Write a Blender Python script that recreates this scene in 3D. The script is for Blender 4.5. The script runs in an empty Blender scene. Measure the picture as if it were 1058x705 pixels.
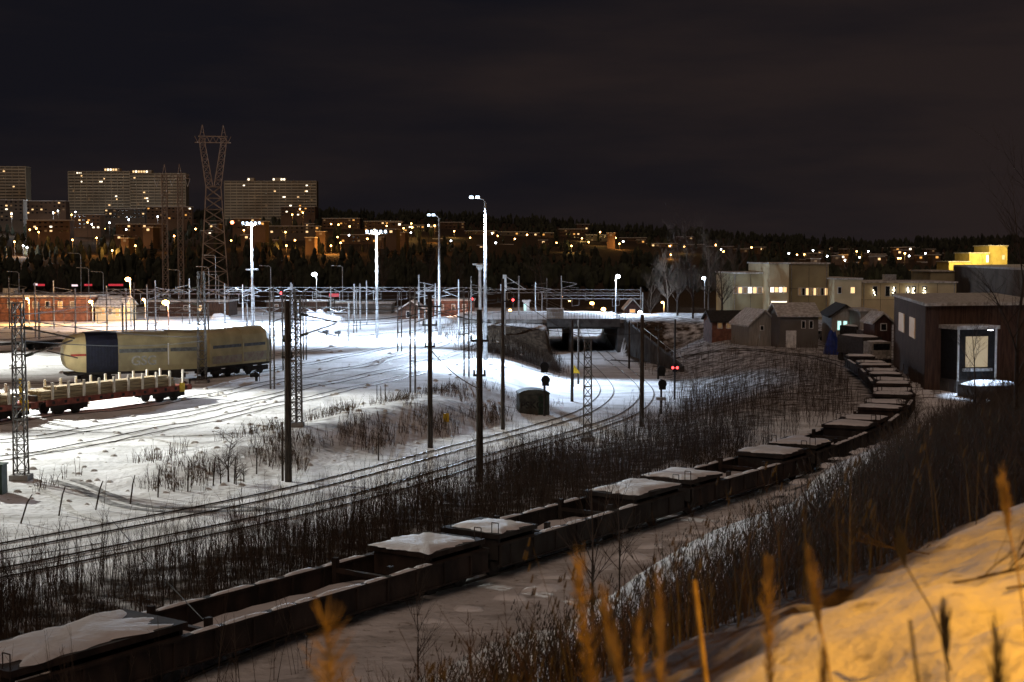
import bpy, math, random
import numpy as np
from mathutils import Vector, Matrix, noise
random.seed(7); rng = np.random.default_rng(7)
C = bpy.context.scene
col = C.collection
# ------------------------------------------------------------------ camera
F = 50/36*1058; HOR = 265.0; CZ = 12.0
PITCH = math.atan((352.5-HOR)/F)
cam = bpy.data.cameras.new('camera'); cam.lens = 50; cam.sensor_width = 36
cam.clip_start = 0.1; cam.clip_end = 12000
cam.dof.use_dof = True; cam.dof.focus_distance = 95; cam.dof.aperture_fstop = 2.2
co = bpy.data.objects.new('camera', cam); col.objects.link(co)
co.location = (0, 0, CZ); co.rotation_euler = (math.radians(90)-PITCH, 0, 0)
C.camera = co
# ------------------------------------------------------------------ world: overcast night sky lit by the city
w = bpy.data.worlds.new("World"); C.world = w; w.use_nodes = True
nt = w.node_tree; nt.nodes.clear()
out = nt.nodes.new('ShaderNodeOutputWorld'); bg = nt.nodes.new('ShaderNodeBackground')
tc = nt.nodes.new('ShaderNodeTexCoord'); sep = nt.nodes.new('ShaderNodeSeparateXYZ')
nt.links.new(tc.outputs['Generated'], sep.inputs[0])
mp = nt.nodes.new('ShaderNodeMapping'); mp.inputs['Scale'].default_value = (1.6, 1.6, 9); mp.inputs['Rotation'].default_value = (0, math.radians(-7), 0)
nt.links.new(tc.outputs['Generated'], mp.inputs[0])
nz = nt.nodes.new('ShaderNodeTexNoise'); nz.inputs['Scale'].default_value = 1.5; nz.inputs['Detail'].default_value = 7; nz.inputs['Roughness'].default_value = .55
nt.links.new(mp.outputs[0], nz.inputs['Vector'])
def mth(op, a_, b_):
    m_ = nt.nodes.new('ShaderNodeMath'); m_.operation = op
    for i_, v_ in enumerate((a_, b_)):
        if isinstance(v_, (int, float)): m_.inputs[i_].default_value = v_
        else: nt.links.new(v_, m_.inputs[i_])
    return m_.outputs[0]
fx = mth('MULTIPLY', sep.outputs['X'], 1.0); fz = mth('MULTIPLY', sep.outputs['Z'], -2.0); fn = mth('MULTIPLY', nz.outputs[0], 2.6)
ft = mth('ADD', mth('ADD', fx, fz), mth('ADD', fn, -.62))
rmp = nt.nodes.new('ShaderNodeValToRGB'); e = rmp.color_ramp.elements
e[0].position = 0.1; e[0].color = (0.0068, 0.0064, 0.0092, 1); e[1].position = .95; e[1].color = (0.0190, 0.0132, 0.0128, 1)
k = rmp.color_ramp.elements.new(0.5); k.color = (0.0112, 0.0090, 0.0105, 1)
nt.links.new(ft, rmp.inputs[0]); nt.links.new(rmp.outputs[0], bg.inputs[0]); bg.inputs[1].default_value = 1.0
nt.links.new(bg.outputs[0], out.inputs[0])
# soft light of the clouds over the city, behind the camera
sl = bpy.data.lights.new('cloud_glow', 'SUN'); sl.energy = 0.54; sl.angle = math.radians(50); sl.color = (1, .69, .52)
so = bpy.data.objects.new('cloud_glow', sl); col.objects.link(so)
so.rotation_euler = Vector((0.25, 0.9, -1.1)).to_track_quat('-Z', 'Y').to_euler()
C.view_settings.view_transform = 'Standard'; C.view_settings.look = 'None'
C.view_settings.exposure = 0.0; C.view_settings.gamma = 1
# ------------------------------------------------------------------ pixel helpers (photo pixels -> rays)
cp, sp = math.cos(PITCH), math.sin(PITCH)
def ray(px, py):
    u = (px-529)/F; v = (352.5-py)/F
    return Vector((u, cp+v*sp, -sp+v*cp))
def atY(px, py, Y):
    r = ray(px, py); t = Y/r.y
    return Vector((r.x*t, Y, CZ+r.z*t))
def atZ(px, py, z):
    r = ray(px, py); t = (z-CZ)/r.z
    return Vector((r.x*t, r.y*t, z))
# ------------------------------------------------------------------ terrain
def cr(pts, n=12):
    P = [pts[0]*2-pts[1]]+list(pts)+[pts[-1]*2-pts[-2]]; o = []
    for i in range(1, len(P)-2):
        a, b, c, d = P[i-1:i+3]
        for j in range(n):
            t = j/n
            o.append(.5*((2*b)+(c-a)*t+(2*a-5*b+4*c-d)*t*t+(3*b-a-3*c+d)*t**3))
    o.append(P[-2]); return o
V = Vector
A_px = [(-260, 612, 0), (0, 567, 0), (300, 508, -.1), (480, 461, -1.0), (557, 441, -1.6), (607, 424, -2.0), (627, 405, -2.3), (618, 388, -2.7), (602, 372, -3.2), (594, 362, -3.5)]
A_ctl = [atZ(a, b, c) for a, b, c in A_px]; A_ctl.append(V((8.5, 300, -3.2))); A_ctl.append(V((4, 400, -2)))
A = cr(A_ctl, 10)
AN = np.array([tuple(p) for p in A])
def distA(x, y):
    x = np.atleast_1d(np.asarray(x, float)); y = np.atleast_1d(np.asarray(y, float))
    best = np.full(x.shape, 1e18); sg = np.zeros(x.shape); zz = np.zeros(x.shape)
    for i in range(len(AN)-1):
        a = AN[i]; b = AN[i+1]; dx, dy = b[0]-a[0], b[1]-a[1]; L2 = dx*dx+dy*dy
        t = np.clip(((x-a[0])*dx+(y-a[1])*dy)/L2, 0, 1)
        qx = a[0]+t*dx; qy = a[1]+t*dy; d2 = (x-qx)**2+(y-qy)**2
        s = np.sign(dx*(y-a[1])-dy*(x-a[0])); m = d2 < best
        best = np.where(m, d2, best); sg = np.where(m, s, sg); zz = np.where(m, a[2]+t*(b[2]-a[2]), zz)
    return np.sqrt(best)*np.where(sg == 0, 1, sg), zz
def ss(a, b, x):
    t = np.clip((x-a)/(b-a), 0, 1); return t*t*(3-2*t)
RU = [-3000, -800, 0, 70, 200, 330, 450, 560, 700, 800, 900, 1058, 1800, 4000]
RY = [190, 195, 214, 224, 227, 224, 226, 233, 243, 250, 256, 250, 235, 230]
def toe_d(x, y):
    d = (x+2)*.904-(y-40)*.428-.50*(1-ss(7, 12, y)); sh = np.clip(.1855*(y-6.9), 0, 6)*.904
    return d*17.3/(17.3+sh)
def H(x, y, fine=True):
    x = np.atleast_1d(np.asarray(x, float)); y = np.atleast_1d(np.asarray(y, float))
    d, za = distA(x, y)
    wl = np.interp(y, [60, 110, 150, 260], [5, 8, 12, 11]); wr = np.interp(y, [60, 120, 230], [8, 12, 16])
    up = np.where(d > 0, ss(2.8, 2.8+wl, d), ss(7.6, 7.6+wr, -d))
    z = za*(1-up)*(1-ss(262, 285, y))  # cutting closed behind the bridge to block the bright view through it
    # spoil bank beside the line
    z += .75*np.exp(-((d-9)/3.2)**2)*ss(72, 84, y)*(1-ss(112, 125, y))*(d > 0)
    # road embankment at the bridge
    emb = ss(219, 229, y)*(1-ss(262, 276, y))*ss(-26, -4, x)*(1-ss(34, 60, x))
    ke = emb*np.where(d > 0, ss(4.0, 5.2, d), ss(6.7, 8, -d)); z = z*(1-ke)+1.5*ke
    # embankment under the camera
    td = toe_d(x, y)+.5*np.sin(x*.21+y*.13)
    t = np.clip(td/17.3, 0, 1.6); prof = np.where(t < 1, t*9.95, 9.95+(t-1)*.2*10)
    prof = np.where(t < .12, prof*(t/.12)**1.3, prof)
    kk = np.clip((td-16.2)/2.2, 0, 1); prof = prof-.55*np.exp(-((td-17.3)/.55)**2)*.35+.12*np.sin(x*1.1+y*.7)*(td > 16)
    z += prof*(1-ss(68, 100, y))*(y < 130)
    # far hillside
    Y = np.maximum(y, 1); u = x/Y*F+529
    R = np.interp(u, RU, RY); tt = np.clip((Y-620)/1180, 0, 1); g = 1-(1-tt)**2
    yl = (CZ*F/620+HOR)*(1-g)+R*g
    zh = CZ+(HOR-yl)/F*np.minimum(Y, 1800)
    z = np.where(y > 620, zh-np.maximum(y-1800, 0)*.03, z)
    if fine:
        n = .10*np.sin(x*.31+y*.11+1)*np.sin(y*.23-x*.07)+.05*np.sin(x*.9+2*np.sin(y*.4))*np.sin(y*.8+1.3)
        n = n*ss(2.5, 6, np.abs(d+2.1)-2.1)
        z = z+n*(y < 600)
        nb = .035*np.sin(x*7.1+2*np.sin(y*3.3))*np.sin(y*6.3+1.5*np.sin(x*4))+.02*np.sin(x*13+y*5)*np.sin(y*11-x*6)+.06*np.sin(x*2.3+1.7*np.sin(y*1.3))*np.sin(y*1.9+x)+.03*np.sin(x*5.1+y*3.3)*np.sin(y*4.7-x*2.2)
        z = z+nb*(y < 30)
        z = z+(.10*np.exp(-(((x-1.95)/.35)**2+((y-8.3)/.5)**2)) + .10*np.exp(-(((x-3.3)/.7)**2+((y-10.2)/.8)**2)))
    return z
def h1(x, y, fine=True): return float(H(x, y, fine)[0])
def gp(px, py):
    r = ray(px, py); lo = None
    ts = np.concatenate([np.linspace(4, 200, 900), np.linspace(200.5, 700, 700), np.linspace(705, 2500, 900)])
    xs = r.x*ts; ys = r.y*ts; zs = CZ+r.z*ts
    dd = zs-H(xs, ys)
    i = np.argmax(dd < 0)
    if dd[i] >= 0: return atZ(px, py, 0)
    t0, t1 = ts[i-1], ts[i]; f = dd[i-1]/(dd[i-1]-dd[i]); t = t0+(t1-t0)*f
    return V((r.x*t, r.y*t, CZ+r.z*t))
def onY(px, Y, dz=0):
    x = (px-529)/F*Y*(1+0)
    return V((x, Y, h1(x, Y)+dz))
def topz(px, py, Y): return atY(px, py, Y).z
# ------------------------------------------------------------------ materials
def mat(name, c, rough=.8, c2=None, scale=3, metal=0, bump=0, bscale=None, spec=.3, stretch=None, lo=.4, hi=.6):
    m = bpy.data.materials.new(name); m.use_nodes = True; n = m.node_tree; b = n.nodes['Principled BSDF']
    b.inputs['Roughness'].default_value = rough; b.inputs['Metallic'].default_value = metal
    b.inputs['Specular IOR Level'].default_value = spec
    b.inputs['Base Color'].default_value = (*c, 1)
    t = n.nodes.new('ShaderNodeTexCoord'); src = t.outputs['Object']
    if stretch:
        mpn = n.nodes.new('ShaderNodeMapping'); mpn.inputs['Scale'].default_value = stretch
        n.links.new(src, mpn.inputs[0]); src = mpn.outputs[0]
    if c2 is None: c2 = tuple(v*.6 for v in c)
    z = n.nodes.new('ShaderNodeTexNoise'); z.inputs['Scale'].default_value = scale; z.inputs['Detail'].default_value = 6
    n.links.new(src, z.inputs['Vector'])
    r = n.nodes.new('ShaderNodeValToRGB'); r.color_ramp.elements[0].position = lo; r.color_ramp.elements[1].position = hi
    r.color_ramp.elements[0].color = (*c2, 1); r.color_ramp.elements[1].color = (*c, 1)
    n.links.new(z.outputs[0], r.inputs[0]); n.links.new(r.outputs[0], b.inputs['Base Color'])
    if bump:
        z2 = n.nodes.new('ShaderNodeTexNoise'); z2.inputs['Scale'].default_value = bscale or scale*4; z2.inputs['Detail'].default_value = 6
        n.links.new(src, z2.inputs['Vector'])
        bu = n.nodes.new('ShaderNodeBump'); bu.inputs['Distance'].default_value = bump; bu.inputs['Strength'].default_value = 1
        n.links.new(z2.outputs[0], bu.inputs['Height']); n.links.new(bu.outputs[0], b.inputs['Normal'])
    return m
def emit(name, c, s):
    m = bpy.data.materials.new(name); m.use_nodes = True; b = m.node_tree.nodes['Principled BSDF']
    b.inputs['Base Color'].default_value = (.1, .1, .1, 1)
    b.inputs['Emission Color'].default_value = (*c, 1); b.inputs['Emission Strength'].default_value = s
    m.cycles.emission_sampling = 'NONE'
    return m
M = dict(
 snow=mat('snow_clean', (.80, .81, .83), .7, (.72, .73, .75), 1.2, bump=.04, bscale=5),
 snow_dirty=mat('snow_dirty', (.66, .65, .63), .8, (.40, .38, .35), 2.5, bump=.05, bscale=7),
 rut=mat('packed_dirty_snow', (.30, .29, .28), .9, (.10, .095, .09), 2.2, bump=.03),
 steel=mat('galvanised_steel', (.45, .46, .47), .5, (.28, .28, .28), 3, metal=.3),
 palepaint=mat('pale_paint', (.72, .73, .72), .5, (.55, .55, .54), 3),
 darksteel=mat('dark_steel', (.055, .05, .047), .7, (.03, .027, .025), 4, metal=.2),
 lattice=mat('weathered_lattice_steel', (.16, .15, .14), .7, (.08, .07, .06), 4, metal=.2),
 wood=mat('tarred_pole_wood', (.075, .058, .044), .9, (.03, .024, .02), 2, stretch=(8, 8, 1), bump=.01),
 rail=mat('rail_steel', (.07, .055, .045), .55, (.03, .025, .02), 2, metal=.4),
 rust=mat('rusty_wagon_steel', (.045, .030, .024), .85, (.018, .013, .011), 1.6, stretch=(1, 1, .4), bump=.01),
 rust2=mat('dark_wagon_steel', (.040, .036, .033), .85, (.018, .014, .013), 1.3, stretch=(1, 1, .4), bump=.01),
 redframe=mat('faded_red_frame', (.30, .085, .06), .8, (.15, .05, .04), 2.5),
 stake=mat('pale_stakes', (.78, .74, .66), .7, (.55, .50, .43), 2),
 timber=mat('sawn_timber', (.38, .29, .17), .8, (.20, .15, .09), 1.5, stretch=(.3, 6, 6)),
 cream=mat('cream_hood', (.58, .47, .24), .5, (.40, .32, .16), .8, stretch=(.6, .6, .5), bump=.01),
 cream2=mat('grimy_olive_hood', (.40, .345, .20), .5, (.24, .205, .12), .8, stretch=(.6, .6, .5), bump=.01),
 greystripe=mat('grey_stripe', (.13, .14, .15), .6), redstripe=mat('red_stripe', (.42, .06, .04), .6),
 navy=mat('navy_corrugated', (.008, .010, .026), .6, (.005, .006, .016), 2),
 white=mat('white_paint', (.78, .78, .76), .6, (.6, .6, .58), 2),
 yellow=mat('yellow_paint', (.72, .50, .03), .6, (.55, .36, .03), 3),
 black=mat('matt_black', (.015, .015, .016), .7),
 hutgreen=mat('grey_green_hut', (.085, .095, .08), .8, (.045, .05, .045), 2, bump=.02),
 concrete=mat('weathered_concrete', (.26, .25, .23), .9, (.13, .12, .11), .8, bump=.02),
 dkconcrete=mat('dark_concrete', (.09, .085, .08), .9, (.045, .04, .038), .8, bump=.02),  # concrete in a darker tone, for bridge undersides, walls and joints
 wall_cream=mat('cream_render', (.66, .57, .37), .9, (.54, .47, .30), .3),
 wall_cream_shade=mat('cream_render_shade', (.40, .36, .23), .9, (.31, .28, .18), .3),  # darker copy of the cream render, face shade put into the colour
 wall_grey=mat('grey_render', (.17, .155, .14), .9, (.12, .11, .10), .25),
 brick=mat('red_brick', (.26, .12, .08), .9, (.15, .07, .05), 1.5, bump=.01),
 brown=mat('brown_cladding', (.11, .065, .045), .85, (.06, .035, .026), 1.2, stretch=(5, 5, .5)),
 dkwood=mat('dark_red_boards', (.085, .045, .035), .85, (.05, .025, .02), 1.2, stretch=(6, 6, .4)),
 whiteboard=mat('white_boards', (.36, .34, .30), .8, (.26, .245, .22), 1.5, stretch=(6, 6, .4)),
 roofdark=mat('dark_roofing', (.05, .048, .046), .9), glass=mat('dark_window_glass', (.02, .022, .025), .15, spec=.6),
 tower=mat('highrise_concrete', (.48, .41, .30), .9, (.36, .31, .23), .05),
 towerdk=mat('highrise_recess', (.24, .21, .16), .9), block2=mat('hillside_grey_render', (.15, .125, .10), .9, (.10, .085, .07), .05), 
 block=mat('hillside_render', (.16, .105, .07), .9, (.11, .07, .045), .05),
 bark=mat('bark', (.055, .042, .032), .9, (.03, .022, .018), 3), 
 twig=mat('bare_twigs', (.085, .061, .044), .9, (.042, .031, .024), 1.0),
 twig2=mat('bare_twigs_brown', (.11, .075, .045), .9, (.06, .04, .026), .7),
 needle=mat('conifer_needles', (.04, .045, .03), .9, (.022, .026, .018), .2),
 straw=mat('dry_straw', (.42, .31, .12), .8, (.26, .18, .06), 9),
 weed=mat('dry_weeds', (.10, .085, .055), .9, (.05, .045, .03), 1.5),
 tarp=mat('blue_tarpaulin', (.02, .04, .22), .5, (.012, .025, .12), 2, bump=.03),
 green=mat('dark_green_paint', (.03, .06, .04), .6), tyre=mat('rubber', (.02, .02, .02), .8),
 truck=mat('grey_truck_paint', (.16, .15, .14), .5), trucklt=mat('pale_truck_paint', (.40, .38, .34), .5),
 pylon=mat('pylon_steel', (.48, .38, .31), .7, (.34, .27, .22), .5),
 lamp_white=emit('floodlight_lens', (.62, .80, 1), 8), lamp_small=emit('lamp_white', (.85, .92, 1), 22), lamp_orange=emit('lamp_sodium', (1, .48, .12), 26),
 lamp_red=emit('signal_red', (1, .05, .05), 6), lamp_redglow=emit('beacon_red', (1, .2, .08), 14),
 win_warm=emit('window_warm', (1, .62, .28), 1.5), win_white=emit('window_white', (1, .85, .62), 2.6), win_or=emit('window_orange', (1, .45, .10), 1.1),
 win_dim=emit('window_dim', (1, .55, .22), .13), win_teal=emit('window_teal', (.55, 1, .9), 1.3), win_blind=emit('window_blind', (1, .78, .42), .28),
 sign_red=emit('sign_red', (1, .05, .08), .55), sign_white=emit('sign_white', (1, .75, .8), 1.1), xmas=emit('star_lights', (1, .85, .55), 4.5),
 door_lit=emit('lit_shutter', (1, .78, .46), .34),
)
def ground_mat():
    m = bpy.data.materials.new('snow_ground'); m.use_nodes = True; n = m.node_tree; b = n.nodes['Principled BSDF']
    b.inputs['Roughness'].default_value = .9; b.inputs['Specular IOR Level'].default_value = .03
    t = n.nodes.new('ShaderNodeTexCoord'); at = n.nodes.new('ShaderNodeAttribute'); at.attribute_name = 'scrub'
    def N(scale, det=6):
        z = n.nodes.new('ShaderNodeTexNoise'); z.inputs['Scale'].default_value = scale; z.inputs['Detail'].default_value = det
        n.links.new(t.outputs['Object'], z.inputs['Vector']); return z
    def R(src, a, b_, ca, cb):
        r = n.nodes.new('ShaderNodeValToRGB'); r.color_ramp.elements[0].position = a; r.color_ramp.elements[1].position = b_
        r.color_ramp.elements[0].color = (*ca, 1); r.color_ramp.elements[1].color = (*cb, 1); n.links.new(src, r.inputs[0]); return r.outputs[0]
    snow0 = R(N(.35).outputs[0], .35, .62, (.60, .60, .60), (.82, .825, .84))
    mpp = n.nodes.new('ShaderNodeMapping'); mpp.inputs['Scale'].default_value = (.035, .16, .1); mpp.inputs['Rotation'].default_value = (0, 0, math.radians(-48))
    n.links.new(t.outputs['Object'], mpp.inputs[0]); zz = N(2.2, 9); n.links.new(mpp.outputs[0], zz.inputs['Vector']); zz.inputs['Roughness'].default_value = .65
    streak = R(zz.outputs[0], .50, .66, (1, 1, 1), (.60, .58, .55))
    mm2 = n.nodes.new('ShaderNodeMixRGB'); mm2.blend_type = 'MULTIPLY'; mm2.inputs[0].default_value = .75; n.links.new(snow0, mm2.inputs[1]); n.links.new(streak, mm2.inputs[2]); snow = mm2.outputs[0]
    specks = R(N(3.5, 8).outputs[0], .62, .70, (1, 1, 1), (.42, .38, .33))
    mul = n.nodes.new('ShaderNodeMixRGB'); mul.blend_type = 'MULTIPLY'; mul.inputs[0].default_value = .8
    n.links.new(snow, mul.inputs[1]); n.links.new(specks, mul.inputs[2])
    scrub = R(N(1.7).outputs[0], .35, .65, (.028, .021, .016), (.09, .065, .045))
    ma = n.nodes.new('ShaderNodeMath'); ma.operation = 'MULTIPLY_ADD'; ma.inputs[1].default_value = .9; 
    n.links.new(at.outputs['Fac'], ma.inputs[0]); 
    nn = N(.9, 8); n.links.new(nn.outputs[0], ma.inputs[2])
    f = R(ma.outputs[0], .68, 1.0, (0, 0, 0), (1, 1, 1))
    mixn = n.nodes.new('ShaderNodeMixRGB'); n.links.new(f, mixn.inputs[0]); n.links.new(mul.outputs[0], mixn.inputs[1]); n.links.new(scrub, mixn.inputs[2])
    n.links.new(mixn.outputs[0], b.inputs['Base Color'])
    bu = n.nodes.new('ShaderNodeBump'); bu.inputs['Distance'].default_value = .16; bu.inputs['Strength'].default_value = .9
    z2 = N(2.2, 9); n.links.new(z2.outputs[0], bu.inputs['Height']); n.links.new(bu.outputs[0], b.inputs['Normal'])
    return m
# ------------------------------------------------------------------ object helpers
def link(o, parent=None):
    col.objects.link(o)
    if parent: o.parent = parent
    return o
LBL = []
def thing(name, label, cat, loc=(0, 0, 0), rz=0, group=None):
    o = bpy.data.objects.new(name, None); link(o); o.location = loc; o.rotation_euler = (0, 0, rz)
    o['label'] = label; o['category'] = cat; LBL.append(label)
    if group: o['group'] = group
    o.empty_display_size = .3
    return o
def tag(o, label, cat, group=None):
    o['label'] = label; o['category'] = cat; LBL.append(label)
    if group: o['group'] = group
    return o
def struct(o): o['kind'] = 'structure'; return o
ORD = ['leftmost', 'second from left', 'third from left', 'fourth from left', 'fifth from left', 'sixth from left', 'seventh from left', 'eighth from left', 'ninth from left', 'tenth from left', 'eleventh from left', 'twelfth from left', 'thirteenth from left', 'fourteenth from left', 'fifteenth from left', 'sixteenth from left', 'seventeenth from left', 'eighteenth from left', 'nineteenth from left', 'twentieth from left']
class MB:
    def __init__(s): s.v = []; s.f = []
    def add(s, vs, fs):
        o = len(s.v); s.v += [tuple(v) for v in vs]; s.f += [tuple(i+o for i in f) for f in fs]; return s
    def box(s, x0, x1, y0, y1, z0, z1, mt=None):
        vs = [V((x, y, z)) for z in (z0, z1) for y in (y0, y1) for x in (x0, x1)]
        if mt: vs = [mt @ v for v in vs]
        return s.add(vs, [(0, 2, 3, 1), (4, 5, 7, 6), (0, 1, 5, 4), (2, 6, 7, 3), (0, 4, 6, 2), (1, 3, 7, 5)])
    def bar(s, a, b, r0, r1=None, n=6):
        a = V(a); b = V(b); r1 = r0 if r1 is None else r1; d = b-a
        if d.length < 1e-6: return s
        d.normalize(); p = d.orthogonal().normalized(); q = d.cross(p)
        ring = lambda c, r: [c+(p*math.cos(2*math.pi*i/n)+q*math.sin(2*math.pi*i/n))*r for i in range(n)]
        return s.add(ring(a, r0)+ring(b, r1), [(i, (i+1) % n, n+(i+1) % n, n+i) for i in range(n)]+[tuple(range(n))[::-1], tuple(range(n, 2*n))])
    def tube(s, pts, r, n=5):
        for a, b in zip(pts, pts[1:]): s.bar(a, b, r, n=n)
        return s
    def ball(s, c, r, n=8, sz=1):
        vs = []; fs = []
        for i in range(1, n//2):
            th = math.pi*i/(n//2)
            for j in range(n): vs.append((c[0]+r*math.sin(th)*math.cos(2*math.pi*j/n), c[1]+r*math.sin(th)*math.sin(2*math.pi*j/n), c[2]+r*sz*math.cos(th)))
        m = n//2-1
        for i in range(m-1):
            for j in range(n): fs.append((i*n+j, (i+1)*n+j, (i+1)*n+(j+1) % n, i*n+(j+1) % n))
        vs += [(c[0], c[1], c[2]+r*sz), (c[0], c[1], c[2]-r*sz)]
        for j in range(n): fs.append((m*n, j, (j+1) % n)); fs.append((m*n+1, (m-1)*n+(j+1) % n, (m-1)*n+j))
        return s.add(vs, fs)
    def mound(s, cx, cy, z, lx, ly, h, seed=0, rag=.1, n=36, k=7, ex=.25):
        # snow lying on a rectangular surface, ragged edge
        vs = [(cx, cy, z+h)]; fs = []
        for j in range(1, k+1):
            r = j/k
            for i in range(n):
                a = 2*math.pi*i/n; c_, s_ = math.cos(a), math.sin(a)
                q = 1/max(abs(c_), abs(s_)); q = q**(1-ex)
                wob = 1-rag*(.5+noise.noise(V((c_*1.7+seed, s_*1.7, seed*.7))))-rag*.5*noise.noise(V((c_*6+seed, s_*6, 3)))
                x = c_*q*wob*r*lx/2; y = s_*q*wob*r*ly/2
                hh = h*(1-r**5)*(.8+.5*noise.noise(V((x*.8+seed, y*.8, seed)))) if j < k else 0
                vs.append((cx+x, cy+y, z+hh))
        for i in range(n): fs.append((0, 1+i, 1+(i+1) % n))
        for j in range(k-1):
            for i in range(n): fs.append((1+j*n+i, 1+(j+1)*n+i, 1+(j+1)*n+(i+1) % n, 1+j*n+(i+1) % n))
        return s.add(vs, fs)
    def lattice(s, c, w0, w1, h, n=None, r=.03, wy0=None, wy1=None):
        c = V(c); wy0 = wy0 or w0; wy1 = wy1 or w1; n = n or max(3, int(h/(w0+w1)*1.6))
        def cor(k, t):
            sx = (-1, 1, 1, -1)[k]; sy = (-1, -1, 1, 1)[k]
            return c+V((sx*(w0+(w1-w0)*t)/2, sy*(wy0+(wy1-wy0)*t)/2, h*t))
        for k in range(4): s.bar(cor(k, 0), cor(k, 1), r, n=4)
        for i in range(n):
            t0, t1 = i/n, (i+1)/n
            for k in range(4):
                j = (k+1) % 4
                s.bar(cor(k, t0), cor(j, t1), r*.6, n=3)
                if w0 > .9: s.bar(cor(j, t0), cor(k, t1), r*.6, n=3)
                s.bar(cor(k, t1), cor(j, t1), r*.6, n=3)
        return s
    def build(s, name, m, parent=None, smooth=False, mt=None):
        me = bpy.data.meshes.new(name); me.from_pydata(s.v, [], s.f); me.update()
        me.materials.append(m)
        if smooth: me.polygons.foreach_set('use_smooth', [True]*len(me.polygons))
        return link(bpy.data.objects.new(name, me), parent)
def rot(rz, c=(0, 0, 0)): return Matrix.Translation(V(c)) @ Matrix.Rotation(rz, 4, 'Z')
def copy_tree(o, parent=None):
    c = o.copy(); link(c, parent)
    for ch in list(o.children): copy_tree(ch, c)
    return c
def spot(name, loc, target, power, color, deg=120, blend=.6, rad=.25, parent=None):
    l = bpy.data.lights.new(name, 'SPOT'); l.energy = power; l.color = color; l.spot_size = math.radians(deg); l.spot_blend = blend; l.shadow_soft_size = rad
    o = bpy.data.objects.new(name, l); col.objects.link(o); d = V(target)-V(loc)
    o.rotation_euler = d.to_track_quat('-Z', 'Y').to_euler(); o.location = V(loc)-(parent.location if parent else V())
    if parent: o.parent = parent
    return o
def point(name, loc, power, color, rad=.3, parent=None):
    l = bpy.data.lights.new(name, 'POINT'); l.energy = power; l.color = color; l.shadow_soft_size = rad
    o = bpy.data.objects.new(name, l); col.objects.link(o); o.location = V(loc)-(parent.location if parent else V())
    if parent: o.parent = parent
    return o
# ------------------------------------------------------------------ ground sheet
def spaced(segs):
    o = [segs[0][0]]
    for a, b, st0, st1 in segs:
        x = a
        while x < b-1e-6:
            t = (x-a)/(b-a); x = min(b, x+st0+(st1-st0)*t); o.append(x)
    return np.array(o)
ys = spaced([(-60, 0, 6, 1), (0, 3, .5, .3), (3, 14, .13, .14), (14, 18, .2, .35), (18, 60, .5, .8), (60, 170, .8, 1.0), (170, 300, 1, 3), (300, 620, 4, 20), (620, 2000, 20, 40), (2000, 5000, 60, 300)])
xp = spaced([(0, 5.2, .13, .14), (5.2, 10, .3, .5), (10, 45, .8, 1), (45, 100, 1.2, 6), (100, 800, 8, 40), (800, 4000, 50, 300)])
xs = np.concatenate([-xp[::-1][:-1], xp])
X, Yg = np.meshgrid(xs, ys); Z = H(X.ravel(), Yg.ravel()).reshape(X.shape)
nx, ny = len(xs), len(ys)
vv = np.stack([X.ravel(), Yg.ravel(), Z.ravel()], 1)
idx = np.arange(nx*ny).reshape(ny, nx)
ff = np.stack([idx[:-1, :-1].ravel(), idx[:-1, 1:].ravel(), idx[1:, 1:].ravel(), idx[1:, :-1].ravel()], 1)
me = bpy.data.meshes.new('ground'); me.from_pydata(vv.tolist(), [], ff.tolist()); me.update()
me.polygons.foreach_set('use_smooth', [True]*len(me.polygons))
def scrub_at(x, y):
    d, _ = distA(x, y); td = toe_d(x, y)
    s = np.zeros(x.shape)
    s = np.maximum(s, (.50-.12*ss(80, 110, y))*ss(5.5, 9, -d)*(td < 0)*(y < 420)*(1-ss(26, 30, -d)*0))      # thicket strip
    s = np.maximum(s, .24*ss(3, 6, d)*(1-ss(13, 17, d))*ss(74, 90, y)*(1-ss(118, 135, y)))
    s = np.maximum(s, .85*ss(3, 5, d)*(1-ss(13, 16, d))*ss(165, 190, y)*(y < 226)); s = np.maximum(s, .85*ss(6.5, 8, -d)*(1-ss(12, 16, -d))*ss(195, 212, y)*(y < 227))  # scrub cover, strengthened to darken the floodlit slopes by the bridge
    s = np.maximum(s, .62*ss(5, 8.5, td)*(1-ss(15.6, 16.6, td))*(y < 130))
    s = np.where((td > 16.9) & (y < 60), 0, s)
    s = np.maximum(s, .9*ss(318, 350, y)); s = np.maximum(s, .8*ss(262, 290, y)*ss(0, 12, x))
    # swept strip along the train stays snowy
    dt = np.abs(td+6.5)
    s = np.where((td > -6) & (td < 3) & (y < 110), s*.25, s)
    return np.clip(s, 0, 1)
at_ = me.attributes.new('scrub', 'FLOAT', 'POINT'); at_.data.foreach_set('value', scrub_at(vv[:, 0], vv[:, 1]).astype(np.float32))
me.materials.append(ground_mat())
struct(link(bpy.data.objects.new('ground', me)))
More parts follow.
